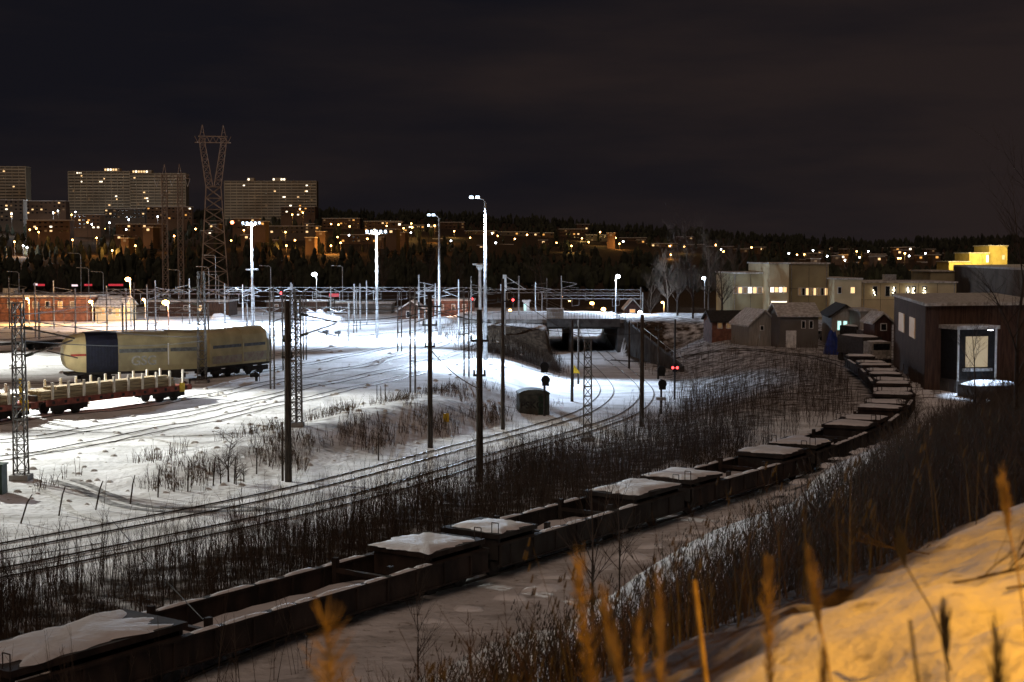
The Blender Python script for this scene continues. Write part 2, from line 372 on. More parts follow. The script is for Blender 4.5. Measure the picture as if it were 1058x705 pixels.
# ------------------------------------------------------------------ railway tracks
def offset_line(L, off):
    o = []
    for i, p in enumerate(L):
        a = L[max(0, i-1)]; b = L[min(len(L)-1, i+1)]; t = V((b.x-a.x, b.y-a.y, 0)).normalized()
        o.append(V((p.x-t.y*off, p.y+t.x*off, p.z)))
    return o
def track(L, dz=.0, zf=None, r=.034, bed=False):
    mb = MB()
    for s_ in (-.72, .72):
        pts = offset_line(L, s_); pts = [V((p.x, p.y, (h1(p.x, p.y)+.06 if zf is None else p.z+zf))) for p in pts]
        for a, b in zip(pts, pts[1:]): mb.bar(a, b, r, n=4)
    struct(mb.build('railway_track', M['rail']))
    if bed:
        m2 = MB()
        for s_ in (-.72, .72):
            for w in (-.22, .22): pass
            ptsL = offset_line(L, s_-.08); ptsR = offset_line(L, s_+.08)
            vs = []; 
            for a, b in zip(ptsL, ptsR): vs += [(a.x, a.y, h1(a.x, a.y)+.03), (b.x, b.y, h1(b.x, b.y)+.03)]
            m2.add(vs, [(2*i, 2*i+1, 2*i+3, 2*i+2) for i in range(len(ptsL)-1)])
        struct(m2.build('rail_trough', M['snow_dirty']))
A2 = cr(A_ctl, 24)
track(A2, bed=True); track(offset_line(A2, -4.2), bed=True)
def pxline(pts, n=10): return cr([V((*gp(a, b).xy, 0)) for a, b in pts], n)
for pts in ([(-40, 460), (60, 450), (200, 427), (330, 398), (450, 372), (520, 352)],
            [(-40, 482), (80, 462), (230, 432), (350, 405), (440, 385)],
            [(-60, 448), (35, 432), (190, 413), (300, 392), (400, 372), (480, 350)],
            [(-30, 398), (120, 396), (205, 392), (275, 383), (360, 368), (460, 346)],
            [(240, 372), (330, 362), (440, 340)], [(270, 352), (400, 345), (500, 336)], [(0, 352), (150, 343), (300, 340), (430, 331)]):
    track(pxline(pts), bed=False, r=.035)
# tyre ruts in the snow beside the line
def ribbon(pts, w, name, m, dz=.03):
    L = cr([gp(*p) for p in pts], 10); l = offset_line(L, -w/2); r = offset_line(L, w/2); vs = []
    for a, b in zip(l, r): vs += [(a.x, a.y, h1(a.x, a.y)+dz), (b.x, b.y, h1(b.x, b.y)+dz)]
    return struct(MB().add(vs, [(2*i, 2*i+1, 2*i+3, 2*i+2) for i in range(len(L)-1)]).build(name, m))
ribbon([(55, 497), (85, 507), (120, 522), (150, 527), (200, 529), (290, 527)], .45, 'tyre_track', M['rut'])
ribbon([(75, 496), (105, 508), (140, 521), (175, 525), (240, 524), (300, 528)], .4, 'tyre_track', M['rut'])
ribbon([(30, 500), (60, 516), (80, 531), (110, 540)], .35, 'tyre_track', M['snow_dirty'])
ribbon([(330, 392), (380, 372), (440, 350)], .4, 'tyre_track', M['snow_dirty'])
g_ = random.Random(9); mb = MB(); n_ = 0
while n_ < 420:
    px_, py_ = g_.uniform(-20, 540), g_.uniform(336, 520); q_ = gp(px_, py_) if n_ < 0 else atZ(px_, py_, 0); d_, _z = distA(q_.x, q_.y)
    if d_[0] < 3.2: continue
    r_ = g_.uniform(.04, .22)*(.6+q_.y/150); mb.mound(q_.x, q_.y, h1(q_.x, q_.y)-.01, r_*2.6, r_*1.6, r_*.7, n_, .4, 8, 2, .6); n_ += 1
mb = mb.build('snow_clods', M['snow_dirty']); mb['kind'] = 'stuff'; mb['label'] = 'lumps and clods of snow scattered over the yard'
ribbon([(360, 352), (372, 362), (390, 367), (404, 378)], .4, 'tyre_track', M['snow_dirty'])
for q in ([(20, 470), (150, 452), (260, 446), (330, 420)], [(240, 425), (330, 398), (420, 396)], [(330, 375), (420, 360), (500, 362)], [(0, 445), (110, 447), (200, 462)], [(270, 400), (350, 388), (430, 385)]): ribbon(q, random.uniform(.3, .6), 'trodden_path', M['snow_dirty'])
ribbon([(90, 390), (250, 400), (400, 388), (520, 372)], .5, 'tyre_track', M['snow_dirty'])
# ------------------------------------------------------------------ the snow-covered train in front
T_px = [(-230, 745), (-60, 698), (100, 664), (250, 616), (460, 558), (600, 522), (720, 487), (850, 452), (905, 425), (925, 404), (914, 386), (893, 370)]
T = cr([atZ(a, b, 1.6) for a, b in T_px]+[V((36.5, 160, 1.6)), V((33, 178, 1.6)), V((26, 194, 1.6)), V((14, 208, 1.6))], 14)
cum = [0]
for a, b in zip(T, T[1:]): cum.append(cum[-1]+(b.xy-a.xy).length)
def Ts(s):
    s = min(max(s, 0), cum[-1]-.01); i = max(j for j in range(len(cum)) if cum[j] <= s); t = (s-cum[i])/(cum[i+1]-cum[i])
    p = T[i].lerp(T[i+1], t); return V((p.x, p.y, 0))
def s_of(px, py):
    q = atZ(px, py, 1.6); return min(range(len(T)), key=lambda i: (T[i].xy-q.xy).length)
track([V((p.x, p.y, 0)) for p in T], r=.06)
def bogie(parent, x, m=M['rust2']):
    b = MB().box(x-1.25, x+1.25, -1.05, -.93, .35, .62).box(x-1.25, x+1.25, .93, 1.05, .35, .62).box(x-.2, x+.2, -1.0, 1.0, .45, .75).build('bogie', m, parent)
    for dx in (-.85, .85):
        for sy in (-1, 1): MB().bar((x+dx, sy*.68, .43), (x+dx, sy*.82, .43), .43, n=14).build('wheel', m, b)
def pocket_wagon(s0, s1, pl0, pl1, label, m, seed):
    p0 = Ts(s0); p1 = Ts(s1); L = (p1-p0).length; rz = math.atan2(p1.y-p0.y, p1.x-p0.x); c = (p0+p1)/2
    zg = h1(c.x, c.y, False)
    o = thing('pocket_wagon', label, 'railway wagon', (c.x, c.y, zg), rz, 'snow covered pocket wagons in the foreground train')
    h = L/2-.35; a = -h+pl0; b = h-pl1; R = random.Random(seed)
    for sy in (-1, 1):
        mb = MB().box(-h, h, sy*1.42-.05, sy*1.42+.05, .55, 1.32).box(-h, h, sy*1.42-.13, sy*1.42+.13, 1.30, 1.37).box(-h, h, sy*1.42-.12, sy*1.42+.12, .50, .56)
        k = -h+.6
        while k < h: mb.box(k-.04, k+.04, sy*1.42-.12, sy*1.42+.12, .56, 1.30); k += 1.55
        mb.build('side_beam', m, o)
        x = a; sn = MB()
        while x < b-.5:
            l = R.uniform(.8, 2.4); l = min(l, b-x); sn.mound(x+l/2, sy*1.42, 1.37, l, .26, .07, seed+x, .2, 16, 3, .1); x += l+R.choice([0, .1, .15])
        sn.build('snow_ridge', M['snow'], o, True)
    MB().box(a+.003, b-.003, -1.36, 1.36, .42, .5).build('pocket_floor', m, o)
    MB().mound((a+b)/2, 0, .505, (b-a)*1.03, 3.0, R.uniform(.38, .5), seed+5, .04, 48, 8).build('floor_snow', M['snow'], o, True)
    for x0, x1, k in ((-h, a, 1), (b, h, 2)):
        if x1-x0 < .6: continue
        MB().box(x0, x1, -1.35, 1.35, 1.52, 1.70).box(x0+.1, x0+.25, -1.25, 1.25, .7, 1.515).box(x1-.25, x1-.1, -1.25, 1.25, .5, 1.515).build('end_platform', m, o)
        cx = (x0+x1)/2
        MB().mound(cx+R.uniform(-.1, .1), R.uniform(-.08, .08), 1.705, (x1-x0)*R.uniform(.95, 1.06), 3.05*R.uniform(.93, 1.0), R.uniform(.11, .15), seed*3+k, .25, 96, 8, .05).build('platform_snow', M['snow'], o, True)
        bogie(o, cx if x1-x0 < 4 else (x1-1.6 if k == 1 else x0+1.6))
        for sy in (-1, 1):
            xp_ = x0+.12 if k == 1 else x1-.12
            MB().bar((xp_, sy*1.25, 1.7), (xp_, sy*1.25, 2.1), .018).bar((xp_, sy*1.25, 2.1), (xp_, sy*.95, 2.1), .018).bar((xp_, sy*.95, 2.1), (xp_, sy*.95, 1.7), .018).build('handrail', m, o)
    # trailer support frame standing in the pocket, braces
    for x in (a+.9, b-2.0):
        MB().box(x-.1, x+.1, -1.3, -1.12, .5, 1.62).box(x-.1, x+.1, 1.12, 1.3, .5, 1.62).box(x-.09, x+.09, -1.12, 1.12, 1.12, 1.26).build('support_frame', m, o)
    for sx in (-1, 1):
        for sy in (-.87, .87):
            MB().bar((sx*h, sy, 1.0), (sx*(h+.38), sy, 1.0), .1, n=8).bar((sx*(h+.38), sy, 1.0), (sx*(h+.43), sy, 1.0), .22, n=10).build('buffer', m, o)
    return o
sA = cum[s_of(215, 652)]; sB = cum[s_of(408, 567)]
sP3 = cum[s_of(618, 520)]; 
cars = [(sA-26.0, sA-6.2, 3, 2.6), (sA-5.9, sB+3.2, 5.9, 3.3)]
s = sB+3.35
specs = [(15.2, 2.6, 4.2), (14.2, 3.2, 3.4), (13.5, 3.2, 3), (10.5, 2.6, 2.4), (9.5, 2.6, 2.4), (9.5, 2.6, 2.4), (9.5, 2.6, 2.4), (10, 2.6, 2.4), (12, 2.6, 2.6)]
for L, a, b in specs:
    if s+L > cum[-1]-2: break
    cars.append((s, s+L, a, b)); s += L+.25
words = ['nearest', 'second', 'third', 'fourth', 'fifth', 'sixth', 'seventh', 'eighth', 'ninth', 'tenth', 'eleventh', 'twelfth', 'thirteenth', 'fourteenth', 'fifteenth']
for i, (s0, s1, a, b) in enumerate(cars):
    pocket_wagon(s0, s1, a, b, f'dark snow covered pocket wagon, {words[i]} from the camera in the curved train', M['rust'] if i % 2 else M['rust2'], i+3)
# second, lower row of empty wagons' side wall beyond the train: snow ridge of ballast windrow
mb = MB()
for k in range(60):
    s = 3+k*2.4; p = Ts(s); q = Ts(s+1); t = (q-p).normalized(); c = p+V((-t.y, t.x, 0))*3.4
    if k < 34: mb.mound(c.x, c.y, h1(c.x, c.y)-.03, 3.2, .8, .16 if k < 22 else .1, k, .35, 18, 4)
o = struct(mb.build('ploughed_snow_ridge', M['snow_dirty'], None, True))
mb = MB()
for k in range(46):
    s = 20+k*2.1; p = Ts(s); q = Ts(s+1); t = (q-p).normalized(); c = p-V((-t.y, t.x, 0))*(2.9+.5*random.random())
    mb.mound(c.x, c.y, h1(c.x, c.y)-.03, 2.6*random.uniform(.5, 1), 1.1*random.uniform(.6, 1), .3*random.uniform(.4, 1), k+.5, .35, 18, 4)
struct(mb.build('ploughed_snow_ridge', M['snow'], None, True))
# ------------------------------------------------------------------ floodlight masts (lit)
COLD = (.62, .78, 1.0); NEUT = (.95, .97, .90)
def mast_post(o, Hh, r0, r1, m=M['steel']):
    MB().bar((0, 0, -.3), (0, 0, Hh), r0, r1, 10).build('post', m, o, True)
def flood_bar(px, head, base, label, power, n=5, wid=3.5, low=None):
    g = gp(px, base); Hh = topz(px, head, g.y)-g.z; o = thing('floodlight_mast', label, 'floodlight mast', g, 0, 'floodlight masts over the rail yard')
    mast_post(o, Hh, .24, .13)
    MB().box(-wid/2, wid/2, -.08, .08, Hh-.1, Hh+.05).build('crossbar', M['steel'], o)
    for i in range(n):
        x = -wid/2+wid*(i+.5)/n
        f = MB().box(x-.2, x+.2, -.35, .25, Hh+.08, Hh+.42).build('floodlight', M['steel'], o)
        MB().box(x-.15, x+.15, -.40, -.353, Hh+.1, Hh+.4).build('lens', M['lamp_white'], f)
    if low: MB().box(-1.0, 1.0, -.5, .5, Hh*low, Hh*low+.25).build('maintenance_platform', M['steel'], o)
    p = g+V((0, -.6, Hh+.1)); spot('flood_beam', p, g+V((-1, 3, 0)), power, COLD, 150, .8, .35, o)
    return o
def flood_arm(px, head, base, label, power, reach, tgt, color=COLD, deg=110, group='floodlight masts over the rail yard'):
    g = gp(px, base); Hh = topz(px, head, g.y)-g.z; o = thing('floodlight_mast', label, 'floodlight mast', g, 0, group)
    mast_post(o, Hh-.5, .26, .13)
    MB().tube([(0, 0, Hh-.5), (-.12*reach, 0, Hh-.15), (-.4*reach, 0, Hh), (-reach, 0, Hh+.03)], .08, 8).build('arm', M['steel'], o)
    for t in (.55, 1.0):
        f = MB().box(-reach*t-.3, -reach*t+.3, -.4, .3, Hh+.02, Hh+.26).build('floodlight', M['steel'], o)
        MB().box(-reach*t-.2, -reach*t+.2, -.44, -.403, Hh+.02, Hh+.24).build('lens', M['lamp_white'], f)
        MB().box(-reach*t-.22, -reach*t+.22, -.3, .2, Hh-.02, Hh+.015).build('lens', M['lamp_white'], f)
    spot('flood_beam', g+V((-reach*.8, -.5, Hh-.15)), tgt, power, color, deg, .6, .35, o)
    return o
flood_bar(261, 232, 337, 'tall mast with a bar of white floodlights, between the steel pylon and the middle mast', 170000, low=.55)
flood_bar(389.5, 241, 350, 'tall mast topped by a bar of white floodlights, in the middle of the rail yard', 170000, wid=3.3)
flood_arm(454, 223, 347, 'tall mast whose short curved arm holds a lit floodlight, left of the tallest mast', 330000, 1.5, atZ(395, 385, 0), deg=36)
flood_arm(501.5, 205, 372, 'tallest lit mast with bright blue white lamps on a short arm, left of the bridge', 85000, 1.6, V((3, 156, -3)), deg=82)
flood_arm(-130, 215, 371, 'third floodlight mast standing outside the left edge, behind the other two', 120000, 1.2, V((-66, 162, 0)), NEUT, 84)
# two more masts of the same row stand just outside the picture on the left
flood_arm(-260, 130, 444, 'tall floodlight mast standing outside the left edge of the picture', 130000, 1.2, V((-31, 80, 0)), NEUT, 60)
flood_arm(-180, 190, 405, 'farther floodlight mast standing outside the left edge of the picture', 330000, 1.2, V((-38, 116, 0)), NEUT, 54)
g = gp(496, 368); Hh = topz(496, 274, g.y)-g.z
o = thing('lighting_column', 'short white lighting column with a wide fan shaped head, beside the tallest mast', 'lighting mast', g)
MB().bar((0, 0, -.2), (0, 0, Hh-.6), .2, .17, 8).build('post', M['palepaint'], o); MB().bar((0, 0, Hh-.6), (0, 0, Hh), .2, .55, 8).box(-.9, .9, -.1, .1, Hh, Hh+.18).build('head', M['palepaint'], o)
g = gp(521, 346); Hh = topz(521, 286, g.y)-g.z
o = thing('catenary_mast', 'bright floodlit white mast with a bracket head, left of the bridge cabin', 'catenary mast', g)
MB().bar((0, 0, -.2), (0, 0, Hh), .26, .22, 6).build('post', M['palepaint'], o)
MB().box(-.6, .4, -.2, .2, Hh-2.2, Hh-1.2).box(-.25, .35, -.2, .2, Hh-1.19, Hh+.3).build('head_bracket', M['palepaint'], o)
MB().bar((.3, 0, Hh), (3.2, 0, Hh-1.9), .05).bar((.3, 0, Hh-1.9), (3.4, 0, Hh-1.9), .05).build('cantilever', M['palepaint'], o)
# ------------------------------------------------------------------ small lit and unlit lamps in the far yard
def street_lamp(px, head, Y, label, m, color, power, arm=.9, lit=True, post=None, name='street_lamp', cat='street lamp', group=None, r=.09, ls=.22):
    g = onY(px, Y); Hh = topz(px, head, Y)-g.z; o = thing(name, label, cat, g, 0, group)
    MB().bar((0, 0, -.2), (0, 0, Hh-.3), r*1.3, r, 6).tube([(0, 0, Hh-.3), (-.2*arm, 0, Hh), (-arm, 0, Hh+.05)], r*.8).build('post', post or M['steel'], o)
    hd = MB().box(-arm-.5, -arm+.1, -.16, .16, Hh, Hh+.16).build('lamp_head', post or M['steel'], o)
    if lit:
        MB().ball((-arm-.2, -.05, Hh-.12), ls, 8, .7).build('lens', m, hd)
        if power: point('lamp_light', g+V((-arm-.2, -.3, Hh-.45)), power, color, .3, o)
    return o
ORG = (1, .50, .13)
street_lamp(135, 288, 235, 'lit orange sodium lamp on a short post by the orange lit wall', M['lamp_orange'], ORG, 9000, .2, ls=.5)
street_lamp(174, 312, 205, 'glaring reddish orange lamp low between the masts behind the hopper wagons', M['lamp_orange'], (1, .36, .16), 3000, .2, ls=.55)
street_lamp(327, 283, 300, 'small bright white lamp on a post right of the leftmost floodlit mast', M['lamp_small'], COLD, 9000, .2, ls=.6)
street_lamp(636, 285, 256, 'small bright white lamp on a post above the road bridge', M['lamp_small'], COLD, 30000, -.6, ls=.45)
street_lamp(728, 287, 330, 'small bluish white lamp among the dark trees right of the bridge', M['lamp_small'], COLD, 500, .1, ls=.5)
for i, (px, hd, Y) in enumerate([(20, 281, 300), (84, 262, 300), (92, 277, 300), (107, 281, 300), (186, 279, 300), (216, 276, 290), (223, 264, 300), (226, 284, 320), (280, 275, 320), (354, 275, 320)]):
    street_lamp(px, hd, Y, f'unlit grey lamp post with short arm behind the yard, {ORD[i]}', None, None, 0, 2.0, False, group='unlit lamp posts behind the rail yard', name='lamp_post', cat='lamp post')
for i, (px, py, Y) in enumerate([(582, 307, 420), (589.5, 311, 380), (598, 312, 390), (613, 313, 330), (625, 319, 300), (686, 312, 300), (528.5, 320, 290)]):
    street_lamp(px, py, Y, f'low orange street lamp around the bridge, {ORD[i]}', M['lamp_orange'], ORG, 900 if i in (4, 5) else 0, .1, group='orange lamps around the bridge', ls=.5 if i == 3 or i == 4 else .33)
street_lamp(663, 322, 262, 'white lamp over the snow at the right end of the bridge', M['lamp_small'], (1, .95, .85), 1500, .1, ls=.4)
# ------------------------------------------------------------------ poles near the main line
def insulators(mb, z, x0, x1, y=0):
    for x in (x0, x1): mb.bar((x, y, z), (x, y, z+.28), .07, .05, 6)
def wood_pole(px, base, top, r, label, arms=(), lean=0):
    g = gp(px, base); Hh = topz(px, top, g.y)-g.z; o = thing('wooden_pole', label, 'utility pole', g)
    MB().bar((0, 0, -.4), (lean, 0, Hh), r, r*.72, 9).build('pole', M['wood'], o, True)
    for z, l in arms:
        zz = Hh*z; x = lean*z
        mb = MB().box(x-l, x+l, -.06, .06, zz-.06, zz+.06); a = mb.build('cross_arm', M['darksteel'], o)
        m2 = MB()
        for xx in (-l+.06, l-.06): MB().bar((x+xx, 0, zz+.06), (x+xx, 0, zz+.3), .06, .045, 6).build('insulator', M['hutgreen'], a)
    return o
wood_pole(298, 498, 311, .20, 'thick weathered wooden pole in front of the tall lattice mast, left of centre', [(.78, .25), (.69, .3)])
wood_pole(292, 497, 436, .07, 'short thin wooden stake beside the thick wooden pole', lean=.0)
wood_pole(444.5, 463, 304, .19, 'wooden pole with bracket arms between the snow bank and the yellow plate', [(.92, .8), (.80, .5), (.66, .35)])
wood_pole(495.5, 498, 320, .21, 'thick black wooden pole nearest the camera in the centre of the picture', [(.82, .5), (.62, .35)])
wood_pole(519.5, 444, 288, .17, 'slim tall dark pole just right of the thick black centre pole', [(.85, .45)])
wood_pole(663, 441, 325, .20, 'dark wooden pole right of the curved tracks, in front of the round signals', [(.9, .35)])
wood_pole(650, 381, 331, .14, 'short dark pole on the slope right of the bridge opening', [(.9, .4)])
wood_pole(591, 415, 331, .15, 'dark pole beside the small yellow sign in front of the bridge', [(.9, .4)])
wood_pole(597.5, 397, 331, .13, 'thin dark pole in front of the bridge opening, right of the yellow sign', [(.9, .4)])
wood_pole(680, 392, 335, .14, 'thin dark pole behind the round signals on the right', [(.9, .4)])
wood_pole(391, 476, 447, .05, 'short leaning white marker post in the snow below the spoil bank')
bpy.data.objects[-1:] 
def lattice_mast(px, base, top, w, label, arm=0, m=M['lattice'], group=None, w1=None, brace=True, r=.035):
    g = gp(px, base); Hh = topz(px, top, g.y)-g.z; o = thing('catenary_mast', label, 'catenary mast', g, 0, group)
    MB().lattice((0, 0, -.2), w, w1 or w*.75, Hh+.2, r=r).build('lattice_post', m, o)
    MB().box(-w*.8, w*.8, -w*.8, w*.8, -.25, .3).build('foot', M['concrete'], o)
    if arm:
        s = 1 if arm > 0 else -1
        c = MB().bar((s*w/2, 0, Hh*.86), (arm, 0, Hh*.80), .05).bar((s*w/2, 0, Hh*.70), (arm*.96, 0, Hh*.79), .05).bar((arm*.5, 0, Hh*.73), (arm*1.05, 0, Hh*.69), .035).build('cantilever', m, o)
        MB().bar((s*w*.5, 0, Hh*.86), (s*(w*.5+.45), 0, Hh*.853), .09, n=8).bar((s*w*.5, 0, Hh*.70), (s*(w*.5+.45), 0, Hh*.716), .09, n=8).build('insulators', M['hutgreen'], c)
    return o
lattice_mast(22, 496, 313, .62, 'open lattice mast with twin brackets standing alone at the left edge', 3.0, r=.05)
lattice_mast(209, 396, 281, .75, 'lattice mast with a long bracket standing between the two cream hood wagons', -4.2, r=.05)
lattice_mast(303.5, 441, 300, .42, 'left one of the two close lattice masts behind the thick wooden pole', 0, r=.045)
lattice_mast(309, 441, 306, .40, 'right one of the two close lattice masts behind the thick wooden pole', 2.6, r=.045)
lattice_mast(607, 456, 350, .62, 'short stout lattice mast in front of the curved tracks', 0, r=.05)
def twin_mast(px, base, top, gap, label, arm=0, m=M['lattice']):
    g = gp(px, base); Hh = topz(px, top, g.y)-g.z; o = thing('twin_pole_mast', label, 'catenary mast', g)
    wd = gap*g.y/F
    for s in (-.5, .5): MB().bar((wd*s, 0, -.2), (wd*s, 0, Hh), .09, .07, 6).build('pole', m, o)
    for z in (.3, .5, .72, .9): MB().box(-wd/2, wd/2, -.04, .04, Hh*z-.04, Hh*z+.04).build('rung', m, o)
    if arm: MB().bar((wd*.5, 0, Hh*.8), (wd*.5+arm, 0, Hh*.76), .05).bar((wd*.5, 0, Hh*.66), (wd*.5+arm, 0, Hh*.75), .05).build('cantilever', m, o)
for i, (px, base, top, gap, arm) in enumerate([(281.5, 402, 296, 4, 2.5), (294, 383, 300, 3, 0), (413, 363, 300, 4, 0), (426.5, 406, 296, 5, 2.4), (482, 389, 300, 5, -2.4), (315, 372, 300, 3, 0), (367, 344, 296, 3, 0)]):
    twin_mast(px, base, top, gap, 'slim twin pole mast with rungs, '+['right of the cream wagons', 'just left of the thick wooden pole', 'beyond the middle of the yard', 'left of the pole with bracket arms', 'left of the thick black centre pole', 'just right of the close lattice masts', 'left of the middle floodlight mast'][i], arm)
# background catenary masts, pale from the floodlights
R = random.Random(5)
bgp = [(10, 286, 340), (37, 292, 350), (56, 290, 340), (139, 292, 346), (152.5, 294, 343), (161, 290, 340), (196, 288, 335), (251, 294, 333), (301, 292, 340), (342, 296, 333), (379, 290, 336), (433, 284, 338), (439, 292, 345), (450, 293, 340), (474, 289, 345), (487, 286, 345), (536, 285, 330), (553, 292, 326), (565, 287, 326), (580, 285, 326)]
for i, (px, top, base) in enumerate(bgp):
    g = gp(px, base); Hh = topz(px, top, g.y)-g.z; o = thing('catenary_mast', f'slim one-bracket catenary mast behind the yard, {ORD[i]} of the row', 'catenary mast', g, 0, 'slim catenary masts behind the yard')
    mm = M['steel'] if i % 3 else M['lattice']
    MB().bar((0, 0, -.2), (0, 0, Hh), .15, .11, 6).build('post', mm, o)
    s = -1 if R.random() < .5 else 1; l = R.uniform(2.2, 3.2)
    MB().bar((0, 0, Hh*.86), (s*l, 0, Hh*.8), .05).bar((0, 0, Hh*.68), (s*l, 0, Hh*.79), .05).bar((s*l*.5, 0, Hh*.72), (s*l*1.1, 0, Hh*.69), .04).build('cantilever', mm, o)
# portal gantries across the yard
def gantry(px0, px1, by, Y, beam, label, m=M['steel'], h=.7, n=3):
    a = atY(px0, beam, Y); b = atY(px1, beam, Y+R.uniform(-6, 6)); L = (b-a).length; rz = math.atan2(b.y-a.y, b.x-a.x)
    zg = h1(a.x, a.y); o = thing('portal_gantry', label, 'catenary gantry', (a.x, a.y, zg), rz, 'portal gantries spanning the yard')
    zt = a.z-zg; mb = MB(); 
    for y in (-.3, .3):
        for z in (zt, zt-h): mb.bar((0, y, z), (L, y, z), .055, n=4)
    k = 0; st = 1.6; x = 0
    while x < L-.1:
        x2 = min(L, x+st); 
        for y in (-.3, .3): mb.bar((x, y, zt if k % 2 else zt-h), (x2, y, zt-h if k % 2 else zt), .03, n=3)
        k += 1; x = x2
    mb.build('truss_beam', m, o)
    for i in range(n):
        x = L*i/(n-1); MB().bar((x, 0, -.3-1), (x, 0, zt+.6), .16, .13, 6).build('post', m, o)
        if i < n-1:
            for q in (.3, .7):
                xx = L*(i+q)/(n-1); MB().bar((xx, 0, zt-h), (xx, 0, zt-h-1.5), .05).bar((xx, 0, zt-h-1.5), (xx+1.4, 0, zt-h-1.3), .04).bar((xx+1.4, 0, zt-h-1.3), (xx+1.4, 0, zt-h-.2), .03).build('drop_bracket', m, o)
gantry(-30, 130, 0, 215, 303, 'portal gantry with truss beam at the left edge of the yard', n=4)
gantry(110, 262, 0, 225, 299, 'portal gantry with truss beam passing behind the cream wagons', n=4)
gantry(232, 372, 0, 235, 297, 'portal gantry with truss beam left of the middle floodlight mast', n=3)
gantry(366, 500, 0, 255, 297, 'portal gantry with truss beam right of the middle floodlight mast', n=3)
gantry(40, 215, 0, 190, 317, 'lower nearer portal gantry above the cream wagons', n=3)
gantry(500, 662, 0, 300, 299, 'portal gantry with truss beam behind the road bridge', n=3)
gantry(560, 664, 0, 285, 305, 'lower portal gantry with truss beam behind the road bridge', n=2)
gantry(255, 360, 0, 200, 318, 'nearer low portal gantry right of the cream wagons', n=3)
# overhead wires
def wire(a, b, sag, r=.03, label=None, n=14):
    a = V(a); b = V(b); pts = [a.lerp(b, i/n)-V((0, 0, sag*4*(i/n)*(1-i/n))) for i in range(n+1)]
    tag(MB().tube(pts, r, 3).build('overhead_wire', M['darksteel']), label, 'overhead wire', 'overhead wires strung across the yard')
def W(px, py, Y): return atY(px, py, Y)
WL = 'thin dark wire strung overhead across the rail yard'
for a, b, s_ in [((-60, 586, 52), (297, 517, 70), .3), ((-60, 602, 50), (495, 470, 84), .5), ((-60, 625, 48), (495, 482, 80), .6), ((495, 482, 80), (663, 430, 122), .3), ((495, 470, 84), (663, 424, 122), .3)]:
    wire(W(*a), W(*b), s_, .022, 'dark contact wire running along the main line above the saplings')
for y0, y1, Y0, Y1 in [(306, 300, 150, 260), (312, 303, 150, 250), (322, 309, 140, 240), (330, 312, 140, 250), (336, 318, 130, 230), (343, 322, 130, 230)]:
    wire(W(-60, y0, Y0), W(300, (y0+y1)/2+2, (Y0+Y1)/2), .5, .03, WL); wire(W(300, (y0+y1)/2+2, (Y0+Y1)/2), W(520, y1, Y1), .5, .03, WL)
wire(W(22, 325, 77), W(100, 312, 150), .2, .03, WL); wire(W(22, 330, 77), W(209, 348, 135), .3, .03, WL); wire(W(22, 352, 77), W(209, 352, 135), .4, .03, WL)
wire(W(444, 360, 93), W(495, 402, 77), .3, .035, 'stay wire running from the bracket pole down to the thick centre pole')
wire(W(209, 300, 135), W(445, 320, 95), .6, .03, WL); wire(W(300, 330, 80), W(445, 322, 95), .3, .028, WL); wire(W(445, 322, 95), W(663, 345, 122), .5, .028, WL); wire(W(520, 296, 130), W(607, 352, 110), .4, .028, WL)
wire(W(103, 522, 70), W(210, 640, 40), .1, .02, 'thin slanting guy wire above the saplings at lower left')
# ------------------------------------------------------------------ steel pylons
def pylon_Y():
    Y = 394; g = onY(222, Y); Hh = topz(222, 143, Y)-g.z; o = thing('power_pylon', 'tallest steel lattice power pylon with forked top and two peaks', 'pylon', g, .2)
    m = M['pylon']
    zb = Hh*.70
    MB().lattice((0, 0, 0), 7.8, 5.9, zb*.5, 4, .2).build('lower_tower', m, o); MB().lattice((0, 0, zb*.5), 5.9, 4.0, zb*.5, 5, .18).build('upper_tower', m, o)
    for s in (-1, 1):
        mb = MB(); n = 7; z0, z1 = zb, Hh; w0, w1 = 1.9, 1.4; pr = None
        for i in range(n+1):
            t = i/n; cx = s*(1.1+1.8*min(1, t*1.1)); w = w0+(w1-w0)*t; z = z0+(z1-z0)*t
            cs = [V((cx+a*w/2, b*(1.7-.9*t), z)) for a, b in ((-1, -1), (1, -1), (1, 1), (-1, 1))]
            if pr:
                for k_ in range(4): mb.bar(pr[k_], cs[k_], .16, n=4); mb.bar(pr[k_], cs[(k_+1) % 4], .1, n=3); mb.bar(cs[k_], cs[(k_+1) % 4], .07, n=3)
            pr = cs
        mb.build('fork_arm', m, o)
        MB().bar((s*2.9-.6, 0, Hh+.6), (s*2.8, 0, Hh+3.6), .13, n=4).bar((s*2.9+.6, 0, Hh+.6), (s*2.8, 0, Hh+3.6), .13, n=4).bar((s*2.9-.4, 0, Hh+1.6), (s*2.9+.4, 0, Hh+1.6), .09, n=3).build('peak', m, o)
    mb = MB(); L = 4.9
    for y in (-.7, .7):
        for z in (Hh-1.2, Hh+.5): mb.bar((-L*(1 if z < Hh else .8), y, z), (L*(1 if z < Hh else .8), y, z), .12, n=4)
        for i in range(12): x = -L+2*L*i/12; mb.bar((x, y, Hh-1.2 if i % 2 else Hh+.5), (x+2*L/12, y, Hh+.5 if i % 2 else Hh-1.2), .07, n=3)
    mb.build('crossarm', m, o)
pylon_Y()
